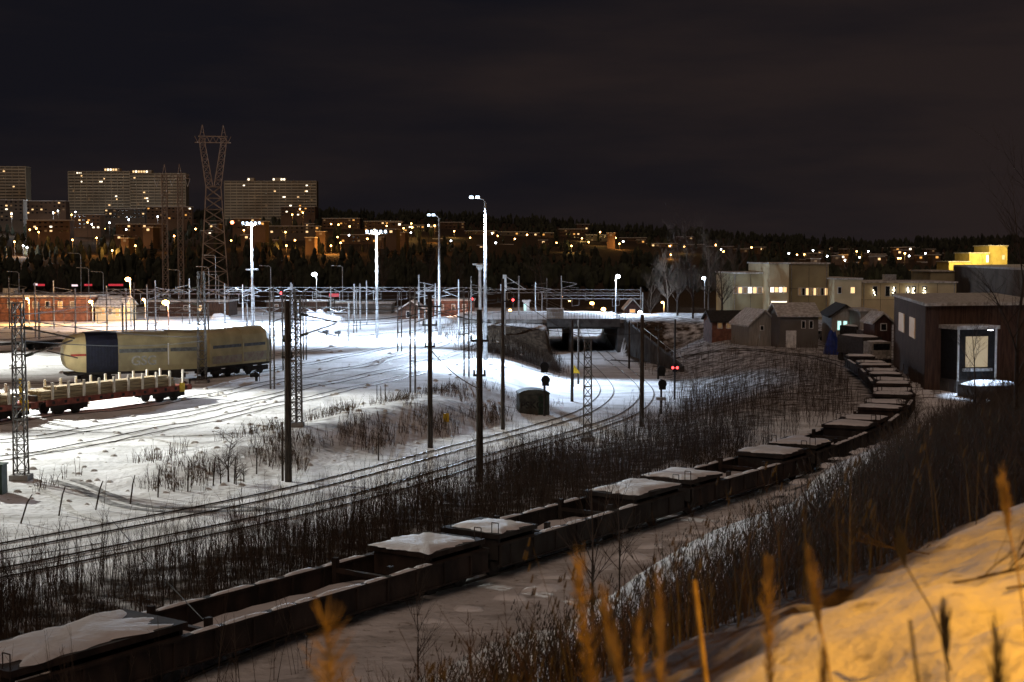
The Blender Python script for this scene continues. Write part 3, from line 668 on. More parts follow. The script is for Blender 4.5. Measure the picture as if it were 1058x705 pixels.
def pylon_H():
    Y = 394; g = onY(179.5, Y); Hh = topz(180, 181, Y)-g.z; o = thing('power_pylon', 'lower portal shaped steel pylon on two lattice legs, left of the tallest pylon', 'pylon', g, .1)
    m = M['pylon']
    for s in (-1, 1):
        MB().lattice((s*2.1*1.0, 0, 0), 1.5, 1.3, Hh, 16, .10).build('leg', m, o)
        MB().bar((s*2.1-.5, 0, Hh), (s*2.0, 0, Hh+3.0), .09, n=4).bar((s*2.1+.5, 0, Hh), (s*2.0, 0, Hh+3.0), .09, n=4).build('peak', m, o)
    mb = MB(); L = 4.6
    for y in (-.5, .5):
        for z in (Hh-.9, Hh): mb.bar((-L, y, z), (L, y, z), .09, n=4)
        for i in range(8): x = -L+2*L*i/8; mb.bar((x, y, Hh-.9 if i % 2 else Hh), (x+L/4, y, Hh if i % 2 else Hh-.9), .06, n=3)
    mb.build('crossarm', m, o)
    for x in (-4.2, 0, 4.2): MB().bar((x-.7, 0, Hh-.9), (x, 0, Hh-3.2), .09, n=5).bar((x+.7, 0, Hh-.9), (x, 0, Hh-3.2), .09, n=5).build('insulator_string', M['palepaint'], o)
pylon_H()
# ------------------------------------------------------------------ cream hood wagons
def hood(mb, x0, x1, hw, z0, z1, infl=0):
    pr = [(-hw*.93, z0), (-hw, z0+.5), (-hw, z1-1.25), (-hw*.93, z1-.75), (-hw*.74, z1-.3), (-hw*.42, z1-.05), (0, z1), (hw*.42, z1-.05), (hw*.74, z1-.3), (hw*.93, z1-.75), (hw, z1-1.25), (hw, z0+.5), (hw*.93, z0)]
    n = len(pr); mb.add([(x, y, z) for x in (x0, x1) for y, z in pr], [(i, i+1, n+i+1, n+i) for i in range(n-1)]+[tuple(range(n)), tuple(range(n, 2*n))[::-1], (0, n, 2*n-1, n-1)])
    return mb
def seg_thing(pL, pR, name, label, cat, group=None):
    a = gp(*pL); b = gp(*pR); c = (a+b)/2; d = b-a
    return thing(name, label, cat, (c.x, c.y, h1(c.x, c.y, False)), math.atan2(d.y, d.x), group), d.xy.length
def axle(o, x):
    MB().box(x-.95, x+.95, -1.12, -.9, .42, .86).box(x-.95, x+.95, .9, 1.12, .42, .86).build('bogie_frame', M['rust2'], o)
    for sy in (-1, 1):
        w_ = MB().bar((x, sy*.68, .48), (x, sy*.84, .48), .48, n=16).build('wheel', M['darksteel'], o)
        MB().box(x-.5, x+.5, sy*1.0-.08, sy*1.0+.08, .35, .65).build('axle_box', M['rust2'], o)
o, L = seg_thing((66, 397.5), (204, 393), 'hood_wagon', 'cream hood wagon with a navy corrugated section, grey stripe and graffiti, behind the timber wagon', 'railway wagon', None)
h = L/2-.15; zt = 4.95
def hood_secs(secs, hw, z0, z1):
    mb = MB(); pr = [(-hw*.93, z0), (-hw, z0+.5), (-hw, z1-1.25), (-hw*.93, z1-.75), (-hw*.74, z1-.3), (-hw*.42, z1-.05), (0, z1), (hw*.42, z1-.05), (hw*.74, z1-.3), (hw*.93, z1-.75), (hw, z1-1.25), (hw, z0+.5), (hw*.93, z0)]
    n = len(pr); zm = z0+(z1-z0)*.5; vs = [(x, y*a, zm+(z-zm)*b) for x, a, b in secs for y, z in pr]; k = len(secs)
    return mb.add(vs, [(l*n+i, l*n+(i+1) % n, (l+1)*n+(i+1) % n, (l+1)*n+i) for l in range(k-1) for i in range(n)]+[tuple(range(n)), tuple(range((k-1)*n, k*n))[::-1]])
hood_secs([(-h-.25, .8, .35), (-h-.1, .86, .62), (-h+.25, .93, .82), (-h+.8, .98, .94), (-h+1.7, 1, 1)], 1.3, 1.2, zt-.1).build('end_hood', M['cream'], o)
MB().box(-h+.3, -h+1.69, -1.325, -1.26, 2.75, 2.95).build('red_stripe', M['redstripe'], o)
hood(MB(), -h+1.71, -h+4.6, 1.40, 1.2, zt).build('corrugated_hood', M['navy'], o)
mb = MB(); x = -h+1.8
while x < -h+4.5: mb.box(x, x+.12, -1.44, -1.395, 1.75, zt-1.3); x += .28
mb.build('corrugation', M['navy'], o)
hood(MB(), -h+4.61, -h+9.3, 1.33, 1.2, zt-.10).build('middle_hood', M['cream2'], o)
hood(MB(), -h+9.32, h-.02, 1.36, 1.2, zt-.04).build('end_hood', M['cream2'], o)
MB().box(-h+9.25, -h+9.36, -1.385, -1.325, 1.7, zt-1.2).build('hood_seam', M['white'], o)
MB().box(-h+4.7, -h+9.2, -1.352, -1.332, 2.95, 3.3).build('grey_stripe', M['greystripe'], o)
MB().box(-h+9.5, h-.2, -1.382, -1.362, 2.95, 3.3).build('grey_stripe', M['greystripe'], o)
MB().box(-h, h, -1.2, 1.2, .95, 1.19).build('underframe', M['rust2'], o)
MB().mound(0, 0, zt-.02, L*.9, 1.2, .10, 4, .2).build('roof_snow', M['snow'], o, True)
for x in (-h+2.2, -h+3.4, h-3.4, h-2.2): axle(o, x)
def text(s, size, m, parent, mt, name='graffiti', ext=.006):
    cu = bpy.data.curves.new('t', 'FONT'); cu.body = s; cu.size = size; cu.extrude = ext; cu.align_x = 'CENTER'; cu.offset = .02*size
    ob = bpy.data.objects.new('t', cu); col.objects.link(ob); dg = bpy.context.evaluated_depsgraph_get(); dg.update()
    me = bpy.data.meshes.new_from_object(ob.evaluated_get(dg)); bpy.data.objects.remove(ob); me.materials.clear(); me.materials.append(m)
    r = bpy.data.objects.new(name, me); link(r, parent); r.matrix_local = mt; return r
graf = mat('graffiti_silver', (.42, .42, .40), .6)
FX = Matrix.Rotation(math.radians(90), 4, 'X')
text('GSG', 1.25, graf, o, Matrix.Translation((-h+7.0, -1.36, 1.75)) @ FX)
o, L = seg_thing((206, 391.5), (272, 384.5), 'hood_wagon', 'bright cream hood wagon with grey stripe and grimy lower side, right of the other', 'railway wagon')
h = L/2-.1; zt = 4.9
hood(MB(), -h, 0, 1.33, 1.2, zt-.08).build('middle_hood', M['cream'], o); hood(MB(), .02, h-.9, 1.36, 1.2, zt).build('end_hood', M['cream'], o)
mb = MB(); pr = [(-1.36, 1.2), (-1.36, zt-1.25), (-1.0, zt-.3), (0, zt), (1.0, zt-.3), (1.36, zt-1.25), (1.36, 1.2)]
mb.add([(h-.88, y, z) for y, z in pr]+[(h, y*.9, 1.2+(z-1.2)*.82) for y, z in pr], [(i, (i+1) % 7, 7+(i+1) % 7, 7+i) for i in range(7)]+[tuple(range(7, 14))]); mb.build('sloped_end', M['cream2'], o)
for x0, x1 in ((-h+.4, -.15), (.3, h-1.2)): MB().box(x0, x1, -1.382, -1.362, 2.95, 3.25).build('grey_stripe', M['greystripe'], o)
grime = mat('pink_grey_grime', (.33, .25, .21), .8, (.40, .37, .26), 2.2)
MB().box(-h+.3, -.1, -1.376, -1.363, 1.45, 2.2).build('grimy_band', grime, o); MB().box(.2, h-1.0, -1.392, -1.366, 1.45, 2.35).build('grimy_band', grime, o)
MB().box(-h, h, -1.2, 1.2, .95, 1.19).build('underframe', M['rust2'], o)
for x in (-h+1.4, -h+3.2, h-3.2, h-1.4): axle(o, x)
# ------------------------------------------------------------------ timber wagons
def timber_wagon(pL, pR, label, n, extra=True):
    o, L = seg_thing(pL, pR, 'timber_wagon', label, 'railway wagon'); h = L/2
    mb = MB().box(-h, h, -1.3, -1.18, .85, 1.32).box(-h, h, 1.18, 1.3, .85, 1.32).box(-h, h, -1.17, 1.17, 1.16, 1.26)
    mb.build('frame', M['redframe'], o)
    k = 0; x = -h+.5
    while x < h-.4: MB().box(x, x+.28, -1.315, -1.303, .98, 1.2).build('frame_pocket', M['rust2'], o); x += 1.2
    for i in range(n):
        x = -h+.6+(2*h-1.6)*i/(n-1)
        for sy in (-1, 1): MB().box(x-.09, x+.09, sy*1.24-.06, sy*1.24+.06, 1.325, 2.6).build('stake', M['stake'], o)
    for x in (-h+1.6, -h+3.3, h-3.3, h-1.6): axle(o, x)
    MB().box(h-1.5, h-.9, -1.36, -1.32, .75, 1.5).build('brake_plate', M['yellow'], o)
    MB().box(h-.25, h, -1.2, 1.2, 1.33, 1.75).build('end_board', M['rust'], o)
    for sy in (-.87, .87): MB().bar((h, sy, 1.0), (h+.45, sy, 1.0), .12, n=8).build('buffer', M['rust2'], o)
    R = random.Random(n)
    for lay in range(4):
        for j in range(4):
            if lay == 3 and j > 1: continue
            y = -.85+j*.56; l = h*R.uniform(.86, .95)*(1 if lay < 3 else .8); dx = R.uniform(-.3, .3)-1.0
            b = MB().box(-l+dx, l+dx, y-.25, y+.25, 1.31+lay*.24, 1.31+lay*.24+.20).build('timber_stack', M['timber'])
            b.matrix_world = o.matrix_basis if False else Matrix.Translation(o.location) @ Matrix.Rotation(o.rotation_euler[2], 4, 'Z')
            tag(b, 'bundle of pale sawn timber on '+('the red stake wagon' if extra else 'the wagon cut by the left edge'), 'timber', 'timber bundles loaded on the '+('red wagon' if extra else 'left wagon'))
timber_wagon((36, 429.5), (186, 411.5), 'faded red stake wagon loaded with sawn timber, in front of the cream hood wagons', 10)
timber_wagon((-150, 452), (29, 431), 'stake wagon with timber cut off by the left edge of the picture', 9, False)
g = gp(29.5, 431); o = thing('marker_post', 'bright yellow marker board on a post between the two timber wagons', 'marker post', g+V((0, -1.6, 0)))
MB().bar((0, 0, -.1), (0, 0, 1.2), .05).build('post', M['darksteel'], o); MB().box(-.1, .1, -.03, .03, 1.2, 3.0).build('board', M['yellow'], o)
# far wagons behind, left edge
o, L = seg_thing((-120, 372), (62, 361), 'flat_wagon', 'long dark empty flat wagon on the far track at the left edge', 'railway wagon'); h = L/2
MB().box(-h, h, -1.3, 1.3, .95, 1.3).build('frame', M['rust2'], o); [axle(o, x) for x in (-h+2, -h+3.8, h-3.8, h-2)]
MB().mound(0, 0, 1.3, L*.97, 2.6, .16, 3, .1).build('deck_snow', M['snow'], o, True)
# ------------------------------------------------------------------ posts, stubs, small yard things
def stub(px, base, top, label, lean=0, group=None, m=M['wood'], r=.045):
    g = gp(px, base); Hh = topz(px, top, g.y)-g.z; dx = lean*g.y/F
    o = MB().bar((0, 0, -.2), (dx*.6, 0, Hh*.7), r, r*.9).bar((dx*.6, 0, Hh*.7), (dx, 0, Hh), r*.85, r*.6).build('crooked_post', m); o.location = g
    return tag(o, label, 'fence post', group)
sp_ = [(20, 541, 511, 14), (60, 533, 503, 8), (98, 527, 497, 9), (134, 521, 491, 6), (163, 514, 485, 2), (194, 508, 476, 1), (220, 502, 472, 3), (242, 500, 471, 2), (265, 490, 463, 1)]
for i, (a, b, c, d) in enumerate(sp_): stub(a, b, c, f'thin crooked post sticking out of the bright snow, {ORD[i]} of the slanting row', d, 'crooked posts in the snow')
for i, (a, b, c) in enumerate([(389.5, 413, 398), (393.5, 414, 399), (398, 414, 397)]): stub(a, b, c, f'short dark stub post, {ORD[i]} of three close together on the bank crest', 0, 'three stub posts')
g = gp(3, 510); o = thing('equipment_cabinet', 'dark green equipment cabinet cut by the left edge, standing in the snow', 'cabinet', g+V((-.5, 0, 0)))
MB().box(-.6, .6, -.4, .4, -.1, 1.45).build('body', M['green'], o); MB().box(-.66, .66, -.46, .46, 1.452, 1.53).build('lid', M['green'], o); MB().box(-.5, .5, -.42, -.403, .1, 1.35).build('door', M['green'], o)
def dwarf(px, py, label):
    g = gp(px, py); o = thing('dwarf_signal', label, 'ground signal', g)
    MB().box(-.12, .12, -.1, .1, -.1, .5).build('base', M['darksteel'], o); MB().bar((0, -.2, .62), (0, .25, .62), .28, n=12).bar((-.6, 0, .55), (-.25, 0, .6), .2, n=10).build('head', M['black'], o); MB().bar((.3, 0, -.1), (.3, 0, 1.0), .03).build('rod', M['darksteel'], o)
dwarf(265, 394, 'low round black ground signal in the snow below the right cream wagon'); dwarf(350, 348, 'small dark ground signal on the far snow beside the middle floodlight mast'); dwarf(337.5, 347, 'smallest dark ground signal on the far snow, left of its larger twin')
g = gp(461, 440); o = thing('track_plate', 'yellow plate on a thin post on the scrubby bank', 'track sign', g)
MB().bar((0, 0, -.1), (0, 0, .9), .03).build('post', M['darksteel'], o); MB().box(-.22, .22, -.03, .0, .3, .95).build('plate', M['yellow'], o)
g = gp(593.5, 400); o = thing('warning_sign', 'yellow triangular sign on a post in front of the bridge', 'railway sign', g); zz = topz(593, 384, g.y)-g.z
MB().bar((-.1, 0, -.1), (-.1, 0, zz), .05).build('post', M['darksteel'], o); MB().add([(-.15, -.08, zz-.2), (.65, -.08, zz-.2), (-.05, -.08, zz+.75), (-.15, -.04, zz-.2), (.65, -.04, zz-.2), (-.05, -.04, zz+.75)], [(0, 1, 2), (5, 4, 3), (0, 3, 4, 1), (1, 4, 5, 2), (2, 5, 3, 0)]).build('plate', M['yellow'], o)
# relay hut
g = gp(550.5, 427); o = thing('relay_hut', 'small grey green hut with a curved roof and graffiti beside the main line', 'hut', g, .12)
w_, d_, hh = 1.32, 1.1, 1.75
MB().box(-w_, w_, -d_, d_, -.2, hh).build('walls', M['hutgreen'], o)
n = 10; pr = [(-w_*1.06*math.cos(math.pi*i/n), hh+.02+.42*math.sin(math.pi*i/n)) for i in range(n+1)]
MB().add([(x, y, z) for y in (-d_*1.06, d_*1.06) for x, z in pr], [(i, i+1, n+2+i, n+1+i) for i in range(n)]+[tuple(range(n+1)), tuple(range(n+1, 2*n+2))[::-1], (0, n+1, 2*n+1, n)]).build('roof', M['hutgreen'], o)
MB().box(.35, 1.05, -d_-.025, -d_-.003, 0, 1.6).build('door', M['green'], o)
text('PSKC', .85, mat('graffiti_dark', (.035, .04, .038), .8, (.02, .02, .02)), o, Matrix.Translation((-.25, -d_-.035, .55)) @ FX)
# signals
def signal(px, base, heads, r, label, bar=None, pend=None, light=None, m=M['black'], post_top=None):
    g = gp(px, base); o = thing('railway_signal', label, 'railway signal', g)
    zt = topz(px, (post_top or heads[0]+8), g.y)-g.z
    MB().bar((0, 0, -.2), (0, 0, zt), .11, .09, 8).build('post', M['darksteel'], o)
    for hpy in heads:
        z = topz(px, hpy, g.y)-g.z; x = 0 if hpy == heads[0] else .1
        hd = MB().bar((x, -.16, z+.12), (x, .02, z+.12), r, n=18).box(x-r*.8, x+r*.8, -.14, 0, z-r*1.05, z+.1).build('signal_head', m, o)
        MB().bar((x, .02, z+.1), (x, .3, z+.1), .17, n=10).build('lamp_hood', M['black'], hd)
        if light:
            for dx in (-.22, .22): MB().bar((x+dx, -.20, z+.1), (x+dx, -.17, z+.1), .13, n=10).build('red_lens', M['lamp_red'], hd)
    if bar:
        z = topz(px, bar, g.y)-g.z; MB().box(-.42, .42, -.3, .3, z-.12, z+.12).build('step_platform', M['steel'], o)
    return o
signal(562.5, 430, [380, 394], .38, 'tall signal seen from behind with two round black heads, right of the hut')
signal(683, 428, [384, 398], .38, 'signal with two round black heads and a grey step, left of the red light', bar=412)
signal(697, 413, [381], .30, 'signal post on the right showing two glowing red lamps', light=True, post_top=330)
for px, py, Y, lb in [(530, 310, 262, 'small far signal showing a red light left of the bridge cabin'), (487.5, 309, 240, 'small far signal showing a red light left of the tallest mast'), (291, 303, 230, 'small far signal with a dim red light right of the leftmost floodlight mast')]:
    g = onY(px, Y); z = topz(px, py, Y)-g.z; o = thing('railway_signal', lb, 'railway signal', g)
    MB().bar((0, 0, -.2), (0, 0, z), .08).build('post', M['darksteel'], o); hd = MB().box(-.3, .3, -.15, .1, z-.6, z+.6).build('signal_head', M['black'], o); MB().ball((0, -.2, z), .24).build('red_lens', M['lamp_red'], hd)
# ------------------------------------------------------------------ road bridge
g0 = gp(600, 366); Yb = 228
def bx(px): return (px-529)/F*Yb
zd = 1.9; x0, x1 = bx(567), bx(638)
o = thing('road_bridge', 'dark road bridge with a snowy deck and railing over the curved tracks', 'bridge', (bx(602), Yb, 0))
ox = bx(602); 
def B(a, b, c, d, e_, f): return MB().box(a-ox, b-ox, c, d, e_, f)
B(bx(478), x1+1.5, -1, 34, 1.35, zd).build('deck', M['concrete'], o)  # deck carried far back, depth added to keep the opening underneath dark
B(x0-.3, x1+.3, -1.3, -1.003, .75, zd+.15).build('edge_girder', M['dkconcrete'], o)
for y in (0.4, 3, 5.6, 8.2, 12, 16, 20, 24, 28, 32): B(x0, x1, y-.2, y+.2, .35, 1.34).build('beam', M['dkconcrete'], o)
B(x0-1.0, x0, -.9, 33.9, -4.6, 1.345).build('abutment', M['dkconcrete'], o); B(x1, x1+1.0, -.9, 33.9, -4.6, 1.345).build('abutment', M['dkconcrete'], o)
B(x0+3.3, x0+3.9, 2, 33, -4.6, .34).build('pier', M['dkconcrete'], o)
MB().mound(bx(555)-ox, 16.5, zd, x1-bx(478)+3, 35, .4, 2, .05, 48).build('deck_snow', M['snow'], o, True)
mb = MB(); x = bx(480)
while x < x1+1: mb.box(x-.03-ox, x+.03-ox, -.93, -.87, zd, zd+1.15); x += .9 if x < x0 else .45
mb.box(bx(480)-ox, x1+1-ox, -.94, -.86, zd+1.12, zd+1.18).box(bx(480)-ox, x1+1-ox, -.93, -.87, zd+.55, zd+.59).build('railing', M['steel'], o)
c = thing('bridge_cabin', 'small beige cabin standing on the left end of the road bridge', 'cabin', (bx(574), Yb+2, zd+.1)); c_ = MB().box(-1.35, 1.35, -1, 1, 0, 1.5).build('walls', M['whiteboard'], c); MB().box(-1.42, 1.42, -1.07, 1.07, 1.502, 1.6).build('roof', M['snow'], c)
mb = MB(); P0 = gp(640, 333); P1 = gp(700, 379); n = 12
o = thing('wing_wall', 'sloping concrete wing wall with handrail right of the bridge opening', 'retaining wall', (0, 0, 0))
pa = V((x1+1.2, Yb-1.2, 0)); pb = V((21.2, 176, 0)); vs = []
for i in range(n+1):
    p = pa.lerp(pb, i/n); zt_ = 1.9+(-1.6-1.9)*i/n
    nrm = V((pb.y-pa.y, pa.x-pb.x, 0)).normalized()*.2
    for s in (-1, 1): vs += [(p.x+nrm.x*s, p.y+nrm.y*s, zt_), (p.x+nrm.x*s, p.y+nrm.y*s, -5)]
fs = []
for i in range(n):
    a = 4*i; b = a+4; fs += [(a, a+1, b+1, b), (a+2, b+2, b+3, a+3), (a, b, b+2, a+2)]
fs += [(0, 2, 3, 1), (4*n, 4*n+1, 4*n+3, 4*n+2)]
MB().add(vs, fs).build('wall', M['dkconcrete'], o)
mb = MB(); pts = [pa.lerp(pb, i/8)+V((0, 0, 1.9-3.5*i/8+.9)) for i in range(9)]; mb.tube(pts, .05)
for p in pts: mb.bar(p, p-V((0, 0, .9)), .04)
mb.build('handrail', M['steel'], o)
# ------------------------------------------------------------------ buildings
def bldg(name, label, cat, px0, px1, ytop, Y, depth, wm, wins=(), roof='snow', rz=0, group=None, zb=None, par=.25, wall='wall', roofm=None):
    xa = atY(px0, 300, Y).x; xb = atY(px1, 300, Y).x; cx = (xa+xb)/2; zg = h1(cx, Y+depth/2) if zb is None else zb
    zt = topz((px0+px1)/2, ytop, Y)-zg; w2 = (xb-xa)/2
    o = thing(name, label, cat, (cx, Y, zg), rz, group)
    MB().box(-w2, w2, 0, depth, -2.5, zt).build(wall, wm, o)
    MB().box(-w2-par, w2+par, -par, depth+par, zt+.002, zt+.28).build('roof', roofm or M['snow_dirty'] if roof == 'snow' else M['roofdark'], o)
    if w2 > 3 and cat == 'building':
        mb = MB(); k = int(2*w2/3.2)
        for i in range(1, k): x = -w2+2*w2*i/k; mb.box(x-.03, x+.03, -.035, -.004, .2, zt-.1)
        mb.box(-w2, w2, -.036, -.003, zt*.55, zt*.55+.05).build('panel_joints', M['dkconcrete'], o)
        for x in (-w2+.4, w2-.4): MB().bar((x, -.12, 0), (x, -.12, zt), .07, n=6).build('downpipe', M['steel'], o)
        if w2 > 5: MB().box(-w2*.3, -w2*.3+2.2, depth*.4, depth*.4+2, zt+.285, zt+1.5).build('roof_vent', M['steel'], o)
    for q in wins:
        a, b, t, bt, m = q[:5]; x0_ = atY(a, 300, Y).x-cx; x1_ = atY(b, 300, Y).x-cx; z1 = topz(a, t, Y)-zg; z0 = topz(a, bt, Y)-zg
        f = MB().box(x0_-.12, x1_+.12, -.05, -.003, z0-.12, z1+.12).build('window', M['palepaint'] if len(q) < 6 else q[5], o)
        MB().box(x0_, x1_, -.075, -.053, z0, z1).build('pane', m, f)
    return o
def gable(name, label, cat, px0, px1, yeave, yridge, Y, depth, wm, wins=(), rz=0, along=False, snowroof=True, zb=None, rm=None):
    xa = atY(px0, 300, Y).x; xb = atY(px1, 300, Y).x; cx = (xa+xb)/2; zg = h1(cx, Y) if zb is None else zb; w2 = (xb-xa)/2
    ze = topz(px0, yeave, Y)-zg; zr = topz(px0, yridge, Y)-zg; o = thing(name, label, cat, (cx, Y, zg), rz)
    mb = MB().box(-w2, w2, 0, depth, -1.5, ze)
    if not along:
        mb.add([(-w2, 0, ze), (w2, 0, ze), (0, 0, zr), (-w2, depth, ze), (w2, depth, ze), (0, depth, zr)], [(0, 1, 2), (5, 4, 3)])
        e_ = .35; k = (zr-ze)/w2
        rf = MB()
        for s in (-1, 1): rf.add([(s*(w2+e_), -e_, ze-k*e_+.05), (0, -e_, zr+.05), (0, depth+e_, zr+.05), (s*(w2+e_), depth+e_, ze-k*e_+.05), (s*(w2+e_), -e_, ze-k*e_+.28), (0, -e_, zr+.3), (0, depth+e_, zr+.3), (s*(w2+e_), depth+e_, ze-k*e_+.28)], [(0, 1, 2, 3), (4, 5, 6, 7), (0, 1, 5, 4), (3, 2, 6, 7), (0, 3, 7, 4)])
    else:
        mb.add([(-w2, 0, ze), (-w2, depth, ze), (-w2, depth/2, zr), (w2, 0, ze), (w2, depth, ze), (w2, depth/2, zr)], [(0, 2, 1), (3, 4, 5)])
        e_ = .35; k = (zr-ze)/(depth/2); rf = MB()
        for y0, in ((0,), (depth,)):
            s = -1 if y0 == 0 else 1; ye = y0+s*e_
            rf.add([(-w2-e_, ye, ze-k*e_+.05), (w2+e_, ye, ze-k*e_+.05), (w2+e_, depth/2, zr+.05), (-w2-e_, depth/2, zr+.05), (-w2-e_, ye, ze-k*e_+.28), (w2+e_, ye, ze-k*e_+.28), (w2+e_, depth/2, zr+.3), (-w2-e_, depth/2, zr+.3)], [(0, 1, 2, 3), (4, 5, 6, 7), (0, 1, 5, 4), (0, 3, 7, 4), (1, 2, 6, 5)])
    mb.build('wall', wm, o); rf.build('roof', rm or (M['snow_dirty'] if snowroof else M['roofdark']), o)
    for a, b, t, bt, m in wins:
        x0_ = atY(a, 300, Y).x-cx; x1_ = atY(b, 300, Y).x-cx; z1 = topz(a, t, Y)-zg; z0 = topz(a, bt, Y)-zg
        f = MB().box(x0_-.1, x1_+.1, -.05, -.003, z0-.1, z1+.1).build('window', M['palepaint'], o); MB().box(x0_, x1_, -.075, -.053, z0, z1).build('pane', m, f)
    return o
ww, wo, wwh, wd, gl = M['win_warm'], M['win_or'], M['win_white'], M['win_dim'], M['glass']
bldg('office_wing', 'low cream office wing with a lit ribbon of windows, left of the square cream block', 'building', 757, 794, 283, 275, 22, M['wall_cream_shade'], [(758+i*5, 761.5+i*5, 297, 303, [wd, ww, wd, wwh, ww, wd, ww][i]) for i in range(7)])
bldg('office_block', 'square cream office block, tallest of the cream buildings, with a bright lower window', 'building', 795, 815, 273, 268, 24, M['wall_cream'], [(796+i*4.4, 799.4+i*4.4, 297, 302, [wwh, ww, wwh, ww][i]) for i in range(4)]+[(797, 813, 311.5, 315.5, wwh)])
bldg('office_block', 'right side of the square cream block, shade put in its colour, with a window row', 'building', 815.3, 856, 273, 272, 22, M['wall_cream_shade'], [(825+i*3.9, 827.4+i*3.9, 298, 305, [wd, gl, ww, wd, ww, wd, gl, ww][i]) for i in range(8)])
bldg('workshop_block', 'plain cream block with one lit window, right of the darker office side', 'building', 862, 890, 289, 266, 20, M['wall_cream'], [(879, 883, 297, 303, ww), (866, 869, 297, 303, gl)])
o = bldg('factory_wing', 'long low cream wing with dark windows and strings of star lights', 'building', 890.3, 988, 292.5, 268, 18, M['wall_cream'], [(a-2, a+2.2, 296, 306, gl) for a in (904, 917, 923.5, 938, 944, 955)])
R = random.Random(3)
for a, n_ in ((903, 4), (923.5, 12), (938, 13), (944, 11), (955, 9)):
    mb = MB()
    for k in range(n_):
        zz = R.random(); pp = atY(a+R.uniform(-1.6, 1.6)*(1-zz*.8), 305-zz*8, 267.6); mb.ball(tuple(pp-V(o.location)), .13, 6)
    mb.build('star_lights', M['xmas'], o)
bldg('factory_block', 'small upper cream block standing on the far side of the long low wing', 'building', 961, 987, 281, 290, 14, M['wall_cream_shade'])
o = thing('warehouse', 'very large windowless grey warehouse at the right edge, above the dock building', 'warehouse', onY(1035, 215))
c = V(o.location); pts = [(985, 292, 277), (1058, 215, 268), (1180, 160, 258)]
mb = MB(); P = []
for px, Y, yt in pts: q = atY(px, yt, Y); P.append(V((q.x-c.x, q.y-c.y, 0)))
zt = 9.9-c.z; vs = [(p.x, p.y, z) for p in P for z in (-2, zt)]+[(p.x+40, p.y+40, z) for p in P[::-1] for z in (-2, zt)]
n = len(vs)//2; MB().add(vs, [(2*i, (2*i+2) % (2*n), (2*i+3) % (2*n), 2*i+1) for i in range(n)]).build('wall', M['wall_grey'], o)
MB().add([(x, y, zt+.01) for x, y, z in vs[1::2]]+[(x, y, zt+.35) for x, y, z in vs[1::2]], [tuple(range(n)), tuple(range(n, 2*n))]+[(i, (i+1) % n, n+(i+1) % n, n+i) for i in range(n)]).build('roof', M['snow_dirty'], o)
yl_ = mat('yellow_lit_cladding', (.62, .50, .16), .8, (.5, .4, .12), .4)
bldg('yellow_building', 'lower part of the yellow lit building rising above the grey warehouse', 'building', 1001, 1021, 262, 420, 14, yl_, [(1018.5, 1020.5, 264, 271, wwh)], zb=-2)
bldg('yellow_building', 'taller part of the yellow lit building above the grey warehouse, right of the lower part', 'building', 1021.3, 1040, 254.5, 424, 14, yl_, [(1035, 1037, 264, 268, ww)], zb=-2)
bldg('yellow_building', 'long flat yellow lit annex left of the yellow buildings above the warehouse', 'building', 980, 1000.7, 271, 418, 12, yl_, zb=-2)
point('facade_light', atY(1005, 256, 395), 26000, (1, .72, .25), 1); point('facade_light', atY(1030, 243, 405), 22000, (1, .75, .3), 1)
# small houses and sheds in front of the offices
gable('shed', 'long low dark shed with orange lit wall at the far left of the small houses', 'shed', 736, 800, 333, 324, 205, 9, M['brick'], [(742+i*9, 746+i*9, 334, 339, wd) for i in range(5)], along=True, rm=M['roofdark'])
gable('house', 'low snowy roofed house with an arched dark gable, left of the white garage door', 'house', 774, 806, 336, 322, 192, 8, M['whiteboard'], [(786, 789, 337, 341, gl)], .15)
o = gable('garage', 'low garage with one white door and two small windows', 'garage', 806, 846, 327, 316, 186, 8, M['wall_grey'], [(829, 832, 332, 339, gl), (837, 840, 332, 339, gl)], along=True, rm=M['snow_dirty'])
MB().box(-1.7, -.35, -.06, -.003, -.2, 2.25).build('door', M['white'], o)
gable('house', 'white gabled house with two glowing teal windows in the middle of the small houses', 'house', 860, 889, 327, 317, 188, 11, M['whiteboard'], [(866, 869.5, 332, 341, M['win_teal']), (872, 875.5, 332, 341, M['win_teal'])], -.1, rm=M['roofdark'])
bldg('annex', 'plain pale flat annex with snow on its roof, right of the white gabled house', 'building', 889.4, 905, 322, 182, 8, M['whiteboard'])
o = gable('shed', 'small dark red shed with one square window beside the dock building', 'shed', 904, 922, 333, 325, 160, 5, M['dkwood'], [(911, 916, 335, 341, gl)], rm=M['snow_dirty'])
# dock building
o = thing('dock_building', 'brown clad warehouse with a loading dock and lit shutter at the right edge', 'warehouse', (36.7, 126, 0))
q = [V((0, 0, 0)), V((12.0, 3.4, 0)), V((17.5, 34.4, 0)), V((5.5, 31, 0))]; zt = 7.6
for i in range(4):
    a, b = q[i], q[(i+1) % 4]; d = (b-a).normalized(); nn_ = V((d.y, -d.x, 0))*.12
    MB().add([a-V((0, 0, 3)), b-V((0, 0, 3)), b+V((0, 0, zt)), a+V((0, 0, zt)), a-nn_-V((0, 0, 3)), b-nn_-V((0, 0, 3)), b-nn_+V((0, 0, zt)), a-nn_+V((0, 0, zt))], [(0, 1, 2, 3), (7, 6, 5, 4), (0, 4, 5, 1), (3, 2, 6, 7), (0, 3, 7, 4), (1, 5, 6, 2)]).build('wall', M['brown'], o)
ce = (q[0]+q[2])/2; rq = [ce+(p-ce)*1.03 for p in q]
MB().add([p+V((0, 0, zt+.01)) for p in rq]+[p+V((0, 0, zt+.3)) for p in rq], [(3, 2, 1, 0), (4, 5, 6, 7)]+[(i, (i+1) % 4, 4+(i+1) % 4, 4+i) for i in range(4)]).build('roof', M['snow_dirty'], o)
